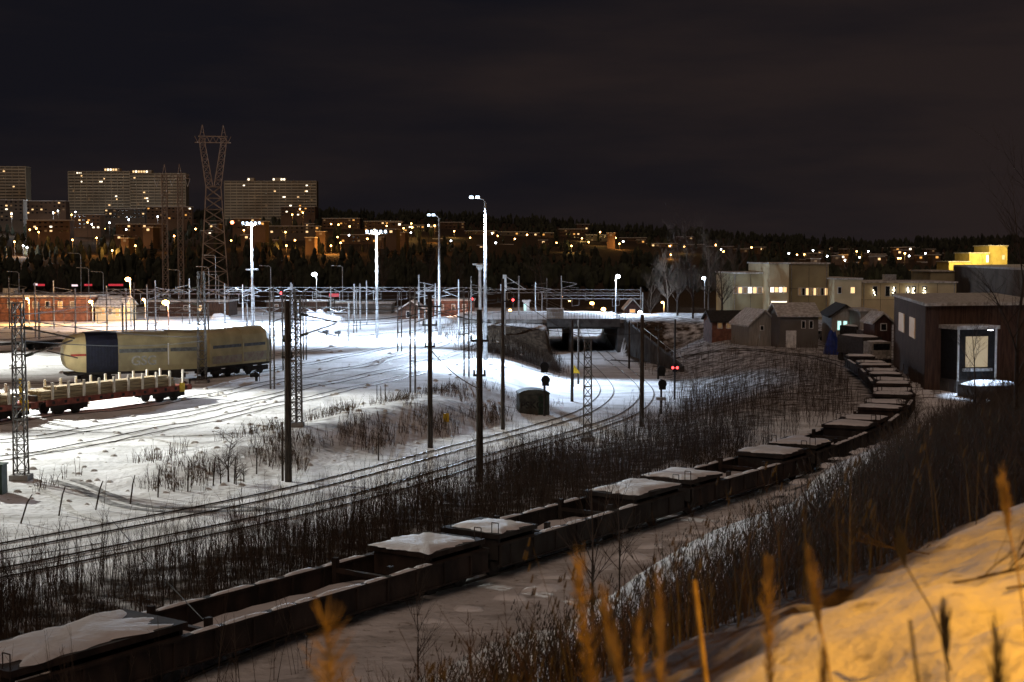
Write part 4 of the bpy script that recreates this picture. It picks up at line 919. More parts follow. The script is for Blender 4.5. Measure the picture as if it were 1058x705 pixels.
ang = math.atan2(3.4, 12.0); mt = Matrix.Rotation(ang, 4, 'Z')
def dk(nm, m, a, b, c, d, e_, f, p=o): return MB().box(a, b, c, d, e_, f, mt).build(nm, m, p)
dk('dock_house', M['black'], 1.55, 5.35, -2.6, -.02, 1.2, 5.6)
h_ = dk('shelter_canopy', M['snow_dirty'], 1.3, 5.6, -2.9, .0, 5.62, 5.95)
dk('corner_post', M['palepaint'], 1.5, 1.64, -2.75, -2.62, 1.1, 5.6); dk('corner_post', M['palepaint'], 5.28, 5.42, -2.75, -2.62, 1.1, 5.6)
dk('lit_shutter', M['door_lit'], 2.35, 4.55, -2.66, -2.605, 2.3, 5.0); dk('dock_leveller', M['steel'], 2.0, 4.9, -2.9, -2.66, 1.95, 2.2)
dk('dock_plinth', M['dkconcrete'], 1.5, 5.4, -2.61, -.03, -1, 1.19)
cab = [V((0, 0, 0)), q[3]]; d = (q[3]-q[0]).normalized()
for t0, t1, m in ((.28, .44, wd), (.62, .8, wo)):
    a = q[0]+d*(31.4*t0); b = q[0]+d*(31.4*t1); nn_ = V((-d.y, d.x, 0))*.08
    f = MB().add([a+V((0, 0, 4.2)), b+V((0, 0, 4.2)), b+V((0, 0, 6.1)), a+V((0, 0, 6.1)), a+nn_+V((0, 0, 4.2)), b+nn_+V((0, 0, 4.2)), b+nn_+V((0, 0, 6.1)), a+nn_+V((0, 0, 6.1))], [(4, 5, 6, 7), (0, 1, 5, 4), (3, 2, 6, 7), (0, 3, 7, 4), (1, 2, 6, 5)]).build('window', M['win_dim'], o)  # glowing panels stand in for warm lamplight on the side wall
ws = gp(995, 389); mb = MB().box(-2.4, 2.4, -1.4, 1.0, -.5, 1.0); o2 = thing('loading_ramp', 'snow covered loading ramp lit bluish white below the lit shutter', 'loading ramp', (41.0, 121.9, h1(41, 121.9)), ang)
mb.build('ramp', M['dkconcrete'], o2); MB().mound(0, -.2, 1.0, 5.0, 2.8, .35, 2, .12, 40).build('ramp_snow', M['snow'], o2, True)
spot('dock_lamp', V((41.3, 122.3, 5.6)), V((41.0, 121.2, 0)), 3600, COLD, 80, .5, .15)
lm = thing('dock_floodlight', 'small lit lamp under the canopy edge of the dock', 'lamp', (41.3, 122.6, 5.75)); MB().box(-.25, .25, -.15, .15, -.1, .1).build('housing', M['steel'], lm); MB().box(-.2, .2, -.12, .12, -.125, -.103).build('lens', M['lamp_small'], lm)
bldg('panel_wall', 'grey concrete panel wall right of the lit shutter', 'wall', 1022, 1046, 343, 131, .4, M['wall_grey'])
# tarpaulin, parked truck, trailers beside the road
g = gp(863, 366); o = MB().mound(0, 0, -.1, 2.9, 2.2, 3.0, 5, .2, 24, 7, .6).build('tarpaulin_heap', M['tarp'], None); o.location = g; tag(o, 'blue tarpaulin draped over a tall heap beside the small houses', 'tarpaulin')
def truck(px, py, rz, label, m, L=6.0):
    g = gp(px, py); o = thing('parked_truck', label, 'truck', g, rz)
    MB().box(-1.15, 1.15, -1.0, 1.0, .7, 2.6).box(-1.1, 1.1, -1.15, -1.003, .7, 1.6).build('cab', m, o)
    MB().box(-1.0, 1.0, -1.012, -1.003, 1.7, 2.4).build('windscreen', M['glass'], o)
    MB().box(-1.2, 1.2, 1.1, 1.1+L, 1.0, 3.0).build('cargo_box', M['darksteel'], o); MB().mound(0, 1.1+L/2, 3.0, 2.4, L, .2, 3, .1).build('roof_snow', M['snow'], o, True); MB().mound(0, 0, 2.6, 2.2, 1.9, .14, 4, .1).build('cab_snow', M['snow'], o, True)
    MB().box(-.5, .5, -1.0, 1.0+L, .5, .69).build('chassis', M['rust2'], o)
    for y in (0, L-.6, L+.6):
        for s in (-1, 1): MB().bar((s*1.15, y, .5), (s*.85, y, .5), .5, n=14).build('wheel', M['tyre'], o)
    for s in (-1, 1): MB().box(s*.8-.14, s*.8+.14, -1.17, -1.153, .85, 1.02).build('headlight', M['palepaint'], o)
truck(906, 377, .25, 'snow covered parked truck with pale cab, between the train and the dock building', M['trucklt'])
truck(897, 362, .3, 'smaller dark parked truck behind the pale cabbed truck', M['truck'], 4)
for i, (px, py, lb) in enumerate([(838, 352, 'leftmost'), (822, 349, 'middle'), (806, 346, 'far left')][:2]):
    g = gp(px, py); o = thing('parked_car', f'snow covered parked car, the {["right", "left"][i]} one of two before the garage', 'car', g+V((0, 0, 0)), .3)
    MB().box(-2.0, 2.0, -.8, .8, .35, .9).box(-1.2, 1.3, -.72, .72, .902, 1.4).build('body', M['truck'], o); MB().mound(.05, 0, 1.4, 2.7, 1.6, .18, i, .1).build('roof_snow', M['snow'], o, True)
    MB().mound(-1.6, 0, .9, .9, 1.6, .1, i, .1).build('bonnet_snow', M['snow'], o, True); MB().box(-.9, 1.0, -.735, -.723, .98, 1.3).build('side_window', M['glass'], o)
    for x in (-1.3, 1.3):
        for s in (-1, 1): MB().bar((x, s*.82, .33), (x, s*.62, .33), .33, n=12).build('wheel', M['tyre'], o)
# buildings behind the yard on the left
bldg('depot_building', 'long low orange lit depot wall behind the yard at the left edge', 'building', -60, 92, 307, 262, 12, M['brick'], [(8+i*13, 12+i*13, 312, 318, [wd, wo, wd, gl, wo, wd][i]) for i in range(6)])
gable('depot_house', 'small orange lit depot house with lit windows, right of the long depot wall', 'house', 98, 127, 317, 308, 262, 9, M['wall_cream'], [(105, 108, 319, 325, wo), (112, 115, 319, 325, wd), (119, 123, 319, 327, wo)], along=True)
street_lamp(95.5, 311, 250, 'orange lamp with a tall glow in front of the depot, right of the long wall', M['lamp_orange'], ORG, 4500, .1, ls=.4)
street_lamp(30, 308, 250, 'orange lamp in front of the middle of the long depot wall', M['lamp_orange'], ORG, 5000, .1, ls=.3)
street_lamp(150, 309, 262, 'orange lamp over the brown fence between the depot house and the red glare', M['lamp_orange'], ORG, 2600, .1, ls=.3)
bldg('storage_shed', 'low brown shed behind the hood wagons, under the tall pylons', 'shed', 150, 236, 312, 285, 9, M['brown'], [(166, 170, 316, 320, wd), (190, 194, 316, 320, gl), (204, 208, 316, 321, ww)])
bldg('storage_shed', 'dark low shed behind the yard between the two bar floodlight masts', 'shed', 275, 338, 312, 300, 9, M['brown'], [(284, 287, 315, 319, wd)])
bldg('storage_shed', 'dark low shed right of the middle floodlight mast', 'shed', 342, 404, 314, 296, 9, M['wall_grey'], [(350, 352, 317, 321, gl)])
gable('workshop', 'small gabled brown workshop with pale verge, left of the orange brick building', 'workshop', 411, 439, 321, 312, 262, 8, M['brown'], [(420, 424, 322, 328, gl)])
bldg('brick_building', 'orange pink brick building lit by a lamp, behind the second pair of tall masts', 'building', 447, 489, 311, 268, 9, M['brick'], [(455, 458, 315, 320, wd), (467, 470, 315, 320, gl), (478, 481, 315, 320, wd)])
point('facade_light', atY(468, 316, 258), 1500, (1, .55, .35), .5)
bldg('kiosk', 'tiny bright blue and white kiosk left of the bridge cabin', 'kiosk', 541, 547, 312, 262, 3, M['white'], [(541.5, 543.5, 314, 321, M['win_teal'])])
gable('station_house', 'small house with a lit white gable over the orange lamp, right end of the bridge', 'house', 646, 662, 319, 310, 290, 6, M['dkwood'], [(651, 656, 320, 323, wo)])
for i, (a, b, c, m, lb) in enumerate([(35, 38.5, 294, 'sign_white', 'small pinkish white half of the leftmost far shop sign'), (39, 46, 294.5, 'sign_red', 'small red far shop sign at the left'), (74, 80, 295, 'sign_white', 'small white and red far shop sign, second from the left'), (87, 95, 294.5, 'sign_red', 'red far shop sign just left of the white topped one'), (112, 127, 294.5, 'sign_red', 'longest red far shop sign near the orange lamp'), (340, 350, 305, 'sign_red', 'red lit sign behind the yard left of the middle floodlight mast')]):
    Y = 470 if c < 300 else 290; x0_, x1_ = atY(a, c, Y).x, atY(b, c, Y).x; g = V(((x0_+x1_)/2, Y, h1(x0_, Y))); z = topz(a, c, Y)-g.z; w2 = (x1_-x0_)/2
    o = thing('lit_sign', lb, 'sign', g); MB().box(-w2, w2, 0, .3, z-.36, z+.3).build('board', M[m], o); MB().bar((0, .4, 0), (0, .4, z), .1).build('post', M['darksteel'], o)
# snow piles
mb = 0
for i, (px, py, w_, h_, lb) in enumerate([(328, 332, 8, 2.2, 'big bright snow pile behind the yard, left one'), (343, 333, 6, 1.6, 'smaller snow pile touching the right side of the big one'), (228, 330, 5, 1.2, 'small snow pile behind the right cream wagon'), (455, 334, 7, 1.3, 'flat snow pile in front of the orange brick building')]):
    g = gp(px, py); o = MB().mound(0, 0, -.1, w_, w_*.7, h_, i, .35, 30, 7, .8).build('snow_pile', M['snow'], None, True); o.location = g; tag(o, lb, 'snow pile')
# ------------------------------------------------------------------ hillside: high-rises, blocks, houses
def highrise(px0, px1, ytop, Y, floors, label, lits, pent):
    xa, xb = atY(px0, 200, Y).x, atY(px1, 200, Y).x; cx = (xa+xb)/2; w2 = (xb-xa)/2; zt = topz(cx, ytop, Y)
    zt = atY((px0+px1)/2, ytop, Y).z; fh = 2.85; zg = h1(cx, Y)-2; o = thing('apartment_tower', label, 'apartment building', (cx, Y, zg), 0, 'high apartment slabs on the hilltop'); t = zt-zg
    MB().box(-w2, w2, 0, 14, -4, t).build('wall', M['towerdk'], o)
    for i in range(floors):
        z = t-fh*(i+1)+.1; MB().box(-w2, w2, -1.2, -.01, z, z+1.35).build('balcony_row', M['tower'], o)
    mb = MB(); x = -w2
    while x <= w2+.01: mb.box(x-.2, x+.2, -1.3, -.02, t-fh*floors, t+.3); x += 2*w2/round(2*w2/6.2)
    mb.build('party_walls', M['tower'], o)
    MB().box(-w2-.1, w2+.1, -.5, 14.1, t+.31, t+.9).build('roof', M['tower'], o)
    for a, b in pent:
        a_, b_ = atY(a, 180, Y).x-cx, atY(b, 180, Y).x-cx; ph = MB().box(a_, b_, 2, 10, t+.91, t+4.0).build('penthouse', M['tower'], o)
        k = 0; x = a_+.5
        while x < b_-2: 
            if R.random() < .75: MB().box(x, x+1.7, 1.9, 1.99, t+1.6, t+3.4).build('lit_window', M['win_white'] if R.random() < .6 else M['win_warm'], ph)
            x += 2.6
    for px, py, m in lits:
        p = atY(px, py, Y); fl = round((t-(p.z-zg))/fh-.5); z = t-fh*fl-1.35
        MB().box(p.x-cx-.9, p.x-cx+.9, -.03, -.005, z-.1, z+1.15).build('lit_window', m, o)
R = random.Random(12)
highrise(-70, 27, 173, 1330, 15, 'dark high apartment slab cut by the left edge of the picture', [(4, 179, ww), (14, 194, ww), (-10, 186, wd), (20, 200, wd)], [])
highrise(71, 134.5, 178, 1400, 14, 'left half of the long high apartment slab left of the pylons', [(80, 179.5, wwh), (83, 180, wwh), (84, 184, ww), (84, 188, wwh), (103, 188, wwh), (105, 189, wwh), (108, 187, ww), (115, 188, wd), (120, 204, wwh), (121, 208, ww), (113, 213, ww), (76, 198, wd), (127, 195, wd), (92, 206, wd)], [(107, 123)])
highrise(134.8, 192, 180, 1400, 14, 'right half of the long high apartment slab, partly behind the lower pylon', [(139, 186, ww), (149, 199, ww), (152, 207, wwh), (153, 210, wwh), (150, 206, ww), (166, 191, wd), (175, 200, wd), (183, 210, wd), (143, 212, wd)], [(136, 156)])
highrise(232, 327, 188, 1420, 13, 'long high apartment slab right of the tallest pylon', [(252, 191, wwh), (284, 198, ww), (293, 204, wwh), (294.5, 204, wwh), (308, 205, ww), (300, 214, wwh), (301, 214, wwh), (317, 193, wwh), (317, 197, wwh), (316, 199, ww), (310, 214, wo), (263, 203, wd), (245, 209, wd), (275, 212, wd), (322, 208, wd)], [(255, 262), (281, 295)])
def block(px0, px1, ytop, ybase, Y, m, lit, label='low apartment block on the dark hillside with a few lit windows', name='apartment_block', cat='apartment building', group='low apartment blocks on the hillside', seed=0):
    R = random.Random(seed*7+int(px0)); p = atY((px0+px1)/2, ytop, Y); q = atY((px0+px1)/2, ybase, Y); w2 = (px1-px0)/2*Y/F; hh = p.z-q.z
    o = thing(name, label, cat, q, R.uniform(-.15, .15), group)
    MB().box(-w2, w2, 0, 11, -10, hh).build('wall', m, o); MB().box(-w2-.4, w2+.4, -.4, 11.4, hh+.01, hh+.5).build('roof', M['snow_dirty'], o)
    fl = max(1, int(hh/2.9)); nb = max(1, int(2*w2/3.6)); W_ = []
    for i in range(fl):
        for j in range(nb): W_.append((i, j))
    R.shuffle(W_)
    nl = max(1, int(len(W_)*lit))
    for i in range(fl): MB().box(-w2, w2, -.5, -.012, hh-2.9*i-.9, hh-2.9*i-.25).build('balcony_row', m, o) if fl > 2 else None
    for k, (i, j) in enumerate(W_[:min(nl*4, 60)]):
        x = -w2+(j+.5)*2*w2/nb; z = hh-2.9*(i+1)+.9
        mm = R.choice([ww, ww, wwh, wo, wd, wd]) if k < nl else gl
        MB().box(x-.85, x+.85, -.06, -.01, z, z+1.35).build('window', mm, o)
    return o
bl = [(-5, 24, 207, 232, 1150), (27, 68, 208, 222, 1250), (28, 72, 228, 243, 1000), (75, 104, 222, 238, 1150), (108, 150, 216, 228, 1300), (120, 168, 232, 243, 1050), (152, 198, 214, 230, 1300), (240, 268, 226, 240, 1150), (268, 330, 234, 244, 1100), (290, 326, 214, 226, 1350),
 (333, 372, 226, 236, 1300), (376, 415, 229, 240, 1280), (417, 452, 233, 244, 1260), (352, 400, 243, 252, 1050), (455, 480, 230, 240, 1350), (480, 512, 239, 248, 1250), (514, 545, 240, 249, 1260), (547, 572, 241, 250, 1270), (500, 530, 253, 258, 1100), (578, 604, 237, 247, 1300), (605, 632, 243, 253, 1250), (596, 612, 232, 238, 1500), (640, 668, 246, 256, 1300), (668, 700, 252, 260, 1200), (702, 728, 253, 262, 1250), (730, 758, 255, 263, 1250), (760, 790, 257, 264, 1280), (700, 716, 245, 250, 1500), (830, 850, 262, 268, 1100), (862, 880, 262, 268, 1200), (898, 915, 263, 270, 1100), (925, 950, 264, 270, 1200), (952, 975, 262, 269, 1250)]
for i, (a, b, c, d, Y) in enumerate(bl): block(a, b, c, d, Y, M['block'] if i % 4 else M['block2'], .22, seed=i)
R = random.Random(21)
lightpts = []
for i in range(105):
    px = R.choice([R.uniform(5, 335), R.uniform(340, 800), R.uniform(800, 975), R.uniform(810, 960)]); top = float(np.interp(px, RU, RY)); py = top+R.uniform(3, 26) if px < 800 else R.uniform(255, 274)
    Y = R.uniform(900, 1500); 
    block(px-R.uniform(3, 7), px+R.uniform(3, 7), py, py+5.5, Y, M['block'], .5, 'small house on the dark hillside with lit windows', 'hillside_house', 'house', 'small houses on the hillside', seed=100+i)
# hillside street lamps; those listed first are added to brighten the high-rise facades
hl = [(78, 219, 1340, 'w', 3.5), (120, 219, 1340, 'w', 3.5), (165, 219, 1340, 'w', 3.5), (255, 226, 1360, 'w', 3.5), (300, 225, 1360, 'w', 3.5), (5, 214, 1270, 'w', 3.5), (12, 221, 1080, 'w', 9), (55, 220, 1180, 'w', 9), (60, 218, 1190, 'w', 7), (15, 250, 860, 'o', 8), (24, 254, 860, 'w', 3), (28, 256, 860, 'w', 3), (75, 248, 900, 'o', 6), (100, 246, 900, 'o', 5), (116, 259, 820, 'o', 5), (74, 222, 1100, 'o', 5), (95, 232, 1000, 'w', 2), (133, 227, 1100, 'w', 4), (163, 224, 1150, 'w', 4), (296, 254, 900, 'o', 6), (295, 240, 980, 'o', 4), (342, 254, 920, 'o', 8), (352, 251, 920, 'o', 4), (310, 216, 1200, 'o', 8), (302, 222, 1150, 'o', 5), (313, 220, 1150, 'o', 4), (454, 241, 1080, 'o', 6), (417, 236, 1100, 'y', 5), (425, 231, 1150, 'y', 4), (466, 249, 1000, 'w', 2), (620, 240, 1150, 'y', 4), (640, 252, 1100, 'o', 3), (707, 255, 1080, 'y', 3), (745, 258, 1080, 'w', 2), (180, 244, 950, 'o', 3), (40, 240, 960, 'o', 3), (140, 254, 880, 'o', 3), (252, 238, 1000, 'o', 3), (532, 247, 1080, 'o', 2.5), (575, 251, 1080, 'o', 2.5), (815, 262, 900, 'w', 2), (840, 259, 950, 'w', 1), (873, 269, 900, 'w', 1.5), (928, 267, 900, 'y', 2), (956, 262, 950, 'w', 1), (888, 266, 950, 'w', 1)]
g_ = random.Random(31)
for i in range(70):
    px_ = g_.choice([g_.uniform(0, 330), g_.uniform(330, 800), g_.uniform(330, 700), g_.uniform(820, 970)]); t_ = float(np.interp(px_, RU, RY))
    hl.append((px_, t_+g_.uniform(5, 26) if px_ < 800 else g_.uniform(256, 273), g_.uniform(850, 1250), g_.choice('ooyyw'), g_.choice([1, 1, 1, 2, 3.2])))
for i, (px, py, Y, c, s) in enumerate(hl):
    m, cc = {'w': ('lamp_small', (.85, .92, 1)), 'o': ('lamp_orange', (1, .45, .1)), 'y': ('lamp_orange', (1, .65, .2))}[c]
    p = atY(px, py, Y); g = V((p.x, p.y, h1(p.x, p.y))); hh = max(p.z-g.z, 5)
    o = thing('hill_lamp', 'small glowing street lamp on the dark hillside', 'street lamp', (g.x, g.y, min(g.z, p.z-5)), 0, 'street lamps on the hillside'); z = p.z-o.location.z
    MB().bar((0, 0, 0), (0, 0, z), .12).build('post', M['darksteel'], o); MB().ball((0, -.2, z), .55, 6).build('lens', M[m], o)
    if s >= 3: point('lamp_light', p+V((0, -2.5, -.6)), s*2000, cc, .5, o)
p = atY(240, 230, 700); o = thing('beacon', 'round red glowing beacon on a thin mast right of the tallest pylon', 'beacon', (p.x, p.y, h1(p.x, p.y))); z = p.z-o.location.z
MB().bar((0, 0, 0), (0, 0, z), .15).build('mast', M['darksteel'], o); MB().ball((0, -.2, z), .9, 8).build('lens', M['lamp_redglow'], o)
# ------------------------------------------------------------------ trees
def conifer_mesh(seed, h=11):
    R = random.Random(seed); mb = MB()
    n = 13
    for i in range(n):
        t = i/(n-1); z = h*(.12+.84*t); r = (h*.19*(1-t)**.8+.25)*R.uniform(.8, 1.2); k = 9
        for j in range(k):
            a = 2*math.pi*(j+R.random()*.6)/k; rr = r*R.uniform(.6, 1.25); w_ = .35*r+.12
            tip = V((rr*math.cos(a), rr*math.sin(a), z-rr*.35)); sd = V((-math.sin(a), math.cos(a), 0))*w_
            mb.add([V((0, 0, z+.5)), tip*.6+V((0, 0, .4*z+.05))+sd, tip, tip*.6+V((0, 0, .4*z+.05))-sd, V((tip.x*.5, tip.y*.5, z-.55))], [(0, 1, 2, 3), (0, 1, 4), (0, 3, 4), (4, 1, 2), (4, 2, 3)])
    return mb
protos = []
for k in range(4):
    o = thing('conifer_tree', 'dark conifer standing out on the hillside between the lights', 'tree', (0, 0, -50), 0, 'dark conifers on the hillside')
    MB().bar((0, 0, -1), (0, 0, 10), .22, .04, 6).build('trunk', M['bark'], o); conifer_mesh(k).build('crown', M['needle'], o); protos.append(o)
def forbid(px, py, Y):
    for a, b, c, d, Yb_ in bl+[(71, 192, 178, 214, 1400), (232, 327, 188, 212, 1400), (-70, 27, 173, 206, 1330)]:
        if a-2 < px < b+2 and py < d-1 and Y < Yb_: return True
    for q in hl:
        if abs(px-q[0]) < 5 and py < q[1]+3 and Y < q[2]: return True
    return False
R = random.Random(4); cnt = 0; first = set()
while cnt < 150:
    px = R.uniform(-10, 1065); Y = R.uniform(720, 1750); g = onY(px, Y); s = R.uniform(.7, 1.35)
    pt = HOR-(g.z+11*s-CZ)/Y*F
    if forbid(px, pt, Y) and R.random() < .93: continue
    k = cnt % 4; o = protos[k] if k not in first else copy_tree(protos[k]); first.add(k)
    o.location = g; o.scale = (s*1.1, s*1.1, s); o.rotation_euler[2] = R.uniform(0, 6.28); cnt += 1
def wood(n, Ys, pxs, hs, name, lab, seed, m):
    R = random.Random(seed); mb = MB(); c = 0; tries = 0
    while c < n and tries < n*6:
        tries += 1; px = R.uniform(*pxs); Y = Ys[0]+(Ys[1]-Ys[0])*R.random()**.9; x = (px-529)/F*Y; z = h1(x, Y, False); hh = R.uniform(*hs)*(.8+.4*noise.noise(V((x*.02, Y*.01, 0))))
        if forbid(px, HOR-(z+hh-CZ)/Y*F, Y) and R.random() < .93: continue
        c += 1; k = 6; r = hh*R.uniform(.18, .32); a0 = R.random()*6; rnd = R.random() < .7
        lv = [(0, .05, .7), (.25, .75, 1.0), (.55, .8 if rnd else .55, .9), (.8, .62 if rnd else .3, .8), (1.0, .12 if rnd else .02, 1)]
        vs = []
        for t, rr, jt in lv:
            for j in range(k): a = a0+2*math.pi*j/k; q = r*rr*R.uniform(.65, 1.3); vs.append((x+q*math.cos(a), Y+q*math.sin(a), z+hh*t*R.uniform(.93, 1.03)-.3))
        mb.add(vs, [(l*k+j, l*k+(j+1) % k, (l+1)*k+(j+1) % k, (l+1)*k+j) for l in range(4) for j in range(k)])
    o = mb.build(name, m); o['kind'] = 'stuff'; o['label'] = lab; return o
wood(3200, (650, 1850), (-60, 1120), (6, 12), 'far_wood', 'dark wood covering the far hillside', 1, M['needle'])
wood(1100, (470, 700), (-60, 1120), (6, 11), 'valley_wood', 'dark band of trees along the foot of the hill', 2, M['needle'])
wood(900, (1650, 1900), (-60, 1120), (9, 15), 'ridge_wood', 'ragged treeline along the top of the hill', 3, M['needle'])
# bare trees
def branch(mb, p, d, L, r, lv, R, spread=.55, n=4):
    q = p; dd = d.copy(); seg = 4
    for i in range(seg):
        dd = (dd+V((R.uniform(-1, 1), R.uniform(-1, 1), R.uniform(-.3, .6)))*.13).normalized(); e_ = q+dd*L/seg
        r0 = r*(1-.6*i/seg); r1 = r*(1-.6*(i+1)/seg); mb.bar(q, e_, r0, r1, n if lv > 0 else 3); q = e_
        if lv > 0 and (i > 0 or lv < 3):
            for k in range(2 if lv > 1 else 2):
                s = V((R.uniform(-1, 1), R.uniform(-1, 1), R.uniform(0, .5))).normalized()
                branch(mb, q, (dd*(1-spread)+s*spread).normalized(), L*R.uniform(.45, .65), r1*.62, lv-1, R, spread, n)
def bare_tree(loc, h, label, seed, lv=3, r=None, group=None, name='bare_tree', spread=.45, m=None, parts=True):
    R = random.Random(seed); o = thing(name, label, 'tree', loc, 0, group); r = r or h*.016
    MB().bar((0, 0, -.3), (0, 0, h*.35), r*1.2, r, 7).build('trunk', m or M['bark'], o)
    mb = MB(); branch(mb, V((0, 0, h*.34)), V((0, 0, 1)), h*.62, r, lv, R, spread); 
    for k in range(5): 
        a = R.uniform(0, 6.28); z = h*R.uniform(.18, .36); branch(mb, V((0, 0, z)), V((math.cos(a)*.7, math.sin(a)*.7, .9)).normalized(), h*R.uniform(.3, .45), r*.55, max(lv-1, 1), R, spread)
    mb.build('crown', m or M['twig'], o); return o
for i, (px, Y, h_) in enumerate([(700, 250, 12), (716, 240, 14), (732, 262, 12), (746, 245, 10), (690, 262, 9), (672, 275, 8), (758, 290, 12), (560, 330, 11), (445, 340, 11), (475, 345, 10), (290, 350, 11), (240, 350, 10), (395, 345, 12), (880, 400, 12), (60, 340, 9)]):
    bare_tree(onY(px, Y), h_, f'bare leafless tree behind the yard, {ORD[sorted([60,240,290,395,445,475,560,672,690,700,716,732,746,758,880]).index(px)]} of the scattered row', i, 3, r=.16, group='bare trees behind the yard')
bare_tree(gp(236, 498), 2.6, 'bare bush with dark branches standing in the bright snow', 77, 3, .045, name='bare_bush', spread=.7)
o = bpy.data.objects.get('bare_bush'); 
for i, (px, py, h_) in enumerate([(228, 500, 1.3), (244, 501, 1.4), (252, 498, 1.0)]): bare_tree(gp(px, py), h_, ['low spreading twigs left of the dark bush', 'low spreading twigs right of the dark bush', 'smallest twigs at the right of the dark bush'][i], 80+i, 2, .03, name='bare_bush', spread=.8)
for i, (px, py, h_, lb) in enumerate([(1052, 470, 7.5, 'bare twiggy tree at the right edge on the slope'), (1010, 455, 4.2, 'low bare tree on the slope below the lit shutter'), (948, 440, 4.0, 'small bare tree beside the curve of the train'), (432, 703, 2.8, 'small bare sapling in front of the train, bottom centre left'), (612, 640, 4.6, 'tall thin bare sapling in front of the train, bottom centre'), (640, 615, 3.4, 'slim bare sapling right of the tall bottom centre one')]):
    bare_tree(onY(px, [44, 60, 84][i]) if i < 3 else gp(px, py), h_, lb, 30+i, 3 if i < 3 else 2, h_*.008, spread=.38 if i > 2 else .5)
# ------------------------------------------------------------------ thickets (uncountable twigs)
def twigs(name, lab, pts, hr, m, seed, rad=.014, lean=.12, nt=5, tl=.35, head=False, clump=1):
    g = np.random.default_rng(seed); vs = []; fs = []; base = 0
    P = np.array(pts); Zs = H(P[:, 0], P[:, 1])
    def seg(a, b, ra, rb):
        nonlocal base
        for (c, r) in ((a, ra), (b, rb)):
            vs.append((c[0]+r, c[1], c[2])); vs.append((c[0]-r*.5, c[1]+r*.87, c[2])); vs.append((c[0]-r*.5, c[1]-r*.87, c[2]))
        for i in range(3): j = (i+1) % 3; fs.append((base+i, base+j, base+3+j, base+3+i))
        base += 6
    for (x, y), z in zip(P, Zs):
        for c in range(clump):
            h = g.uniform(*hr)*g.uniform(.6, 1.1); lx, ly = g.normal(0, lean, 2)*h; x0, y0 = x+g.normal(0, .06*clump), y+g.normal(0, .06*clump)
            a = np.array([x0, y0, z-.1]); m1 = np.array([x0+lx*.4, y0+ly*.4, z+h*.5]); b = np.array([x0+lx, y0+ly, z+h])
            R_ = rad*g.uniform(.6, 1.5)
            seg(a, m1, R_, R_*.7); seg(m1, b, R_*.7, R_*.25)
            for k in range(nt):
                t = g.uniform(.25, .95); s = a+(m1-a)*t*2 if t < .5 else m1+(b-m1)*(t*2-1); an = g.uniform(0, 6.28); l = tl*h*g.uniform(.3, 1)*(1.1-t)
                e_ = s+np.array([math.cos(an)*l*.55, math.sin(an)*l*.55, l*.85]); seg(s, e_, R_*.45, R_*.18)
            if head:
                for k in range(4):
                    e_ = b+g.normal(0, .05, 3)+np.array([0, 0, -.05*k]); seg(e_-np.array([.01, 0, .04]), e_+np.array([.01, 0, .04]), .014, .007)
    me = bpy.data.meshes.new(name); me.from_pydata([tuple(map(float, v)) for v in vs], [], fs); me.update(); me.materials.append(m)
    o = link(bpy.data.objects.new(name, me)); o['kind'] = 'stuff'; o['label'] = lab; return o
def scatter(n, box, test, seed, pw=None):
    g = np.random.default_rng(seed); out = []
    while len(out) < n:
        k = 4000; x = g.uniform(box[0], box[1], k); y = g.uniform(box[2], box[3], k); ok = test(x, y, g)
        u = x/np.maximum(y, .1)*F+529; ok &= (u > -160) & (u < 1200)
        out += list(zip(x[ok], y[ok]))
    return out[:n]
def strip_test(x, y, g):
    d, _ = distA(x, y); td = toe_d(x, y)
    dT = distT(x, y)
    den = np.clip((ss(6.0, 10, -d)+.08)*1.0, 0, 1)*(1-.86*ss(72, 100, y))
    nz_ = .35+.4*np.sin(x*.5+np.sin(y*.3)*2)*np.sin(y*.37)+.45*(np.sin(x*1.9+2*np.sin(y*1.1))*np.sin(y*2.3+x*.7) > .1)
    return (-d > 5.9) & (dT > 3.1) & (dT < 60) & (g.random(x.shape) < den*nz_) & (toe_d(x, y) < -3)
TN = np.array([(p.x, p.y) for p in T])
def distT(x, y):
    best = np.full(np.shape(x), 1e9)
    for i in range(0, len(TN)-1):
        a, b = TN[i], TN[i+1]; d = b-a; t = np.clip(((x-a[0])*d[0]+(y-a[1])*d[1])/(d@d), 0, 1); best = np.minimum(best, np.hypot(x-a[0]-t*d[0], y-a[1]-t*d[1]))
    return best
twigs('sapling_thicket', 'dense dark thicket of upright saplings between the main line and the train', scatter(9000, (-40, 36, 28, 150), strip_test, 1), (1.0, 3.3), M['twig'], 1, .0115, .15, 9, .5)
twigs('slope_scrub', 'brown scrub covering the slopes right of the curved tracks', scatter(1300, (10, 40, 100, 225), lambda x, y, g: (lambda d: (-d > 6.5) & (distT(x, y) > 2.5) & (distT(x, y) < 40))(distA(x, y)[0]), 2), (.7, 1.9), M['twig2'], 2, .02, .15, 5, .5)
twigs('slope_scrub', 'dark scrub on the embankment left of the road bridge', scatter(1300, (-22, 10, 150, 228), lambda x, y, g: (lambda d: (d > 3.2) & (d < 14+ (y-150)*.12) & (g.random(x.shape) < ss(155, 200, y)))(distA(x, y)[0]), 3), (.6, 1.6), M['twig'], 3, .022, .15, 5, .5)
twigs('bank_weeds', 'tufts of dry weeds on the snowy spoil bank beside the main line', scatter(1100, (-25, 8, 72, 135), lambda x, y, g: (lambda d: (d > 3.2) & (d < 13) & (g.random(x.shape) < np.clip(.25+np.sin(x*.8)*np.sin(y*.3+1), 0, 1)))(distA(x, y)[0]), 4), (.3, 1.1), M['twig2'], 4, .016, .25, 5, .6, clump=3)
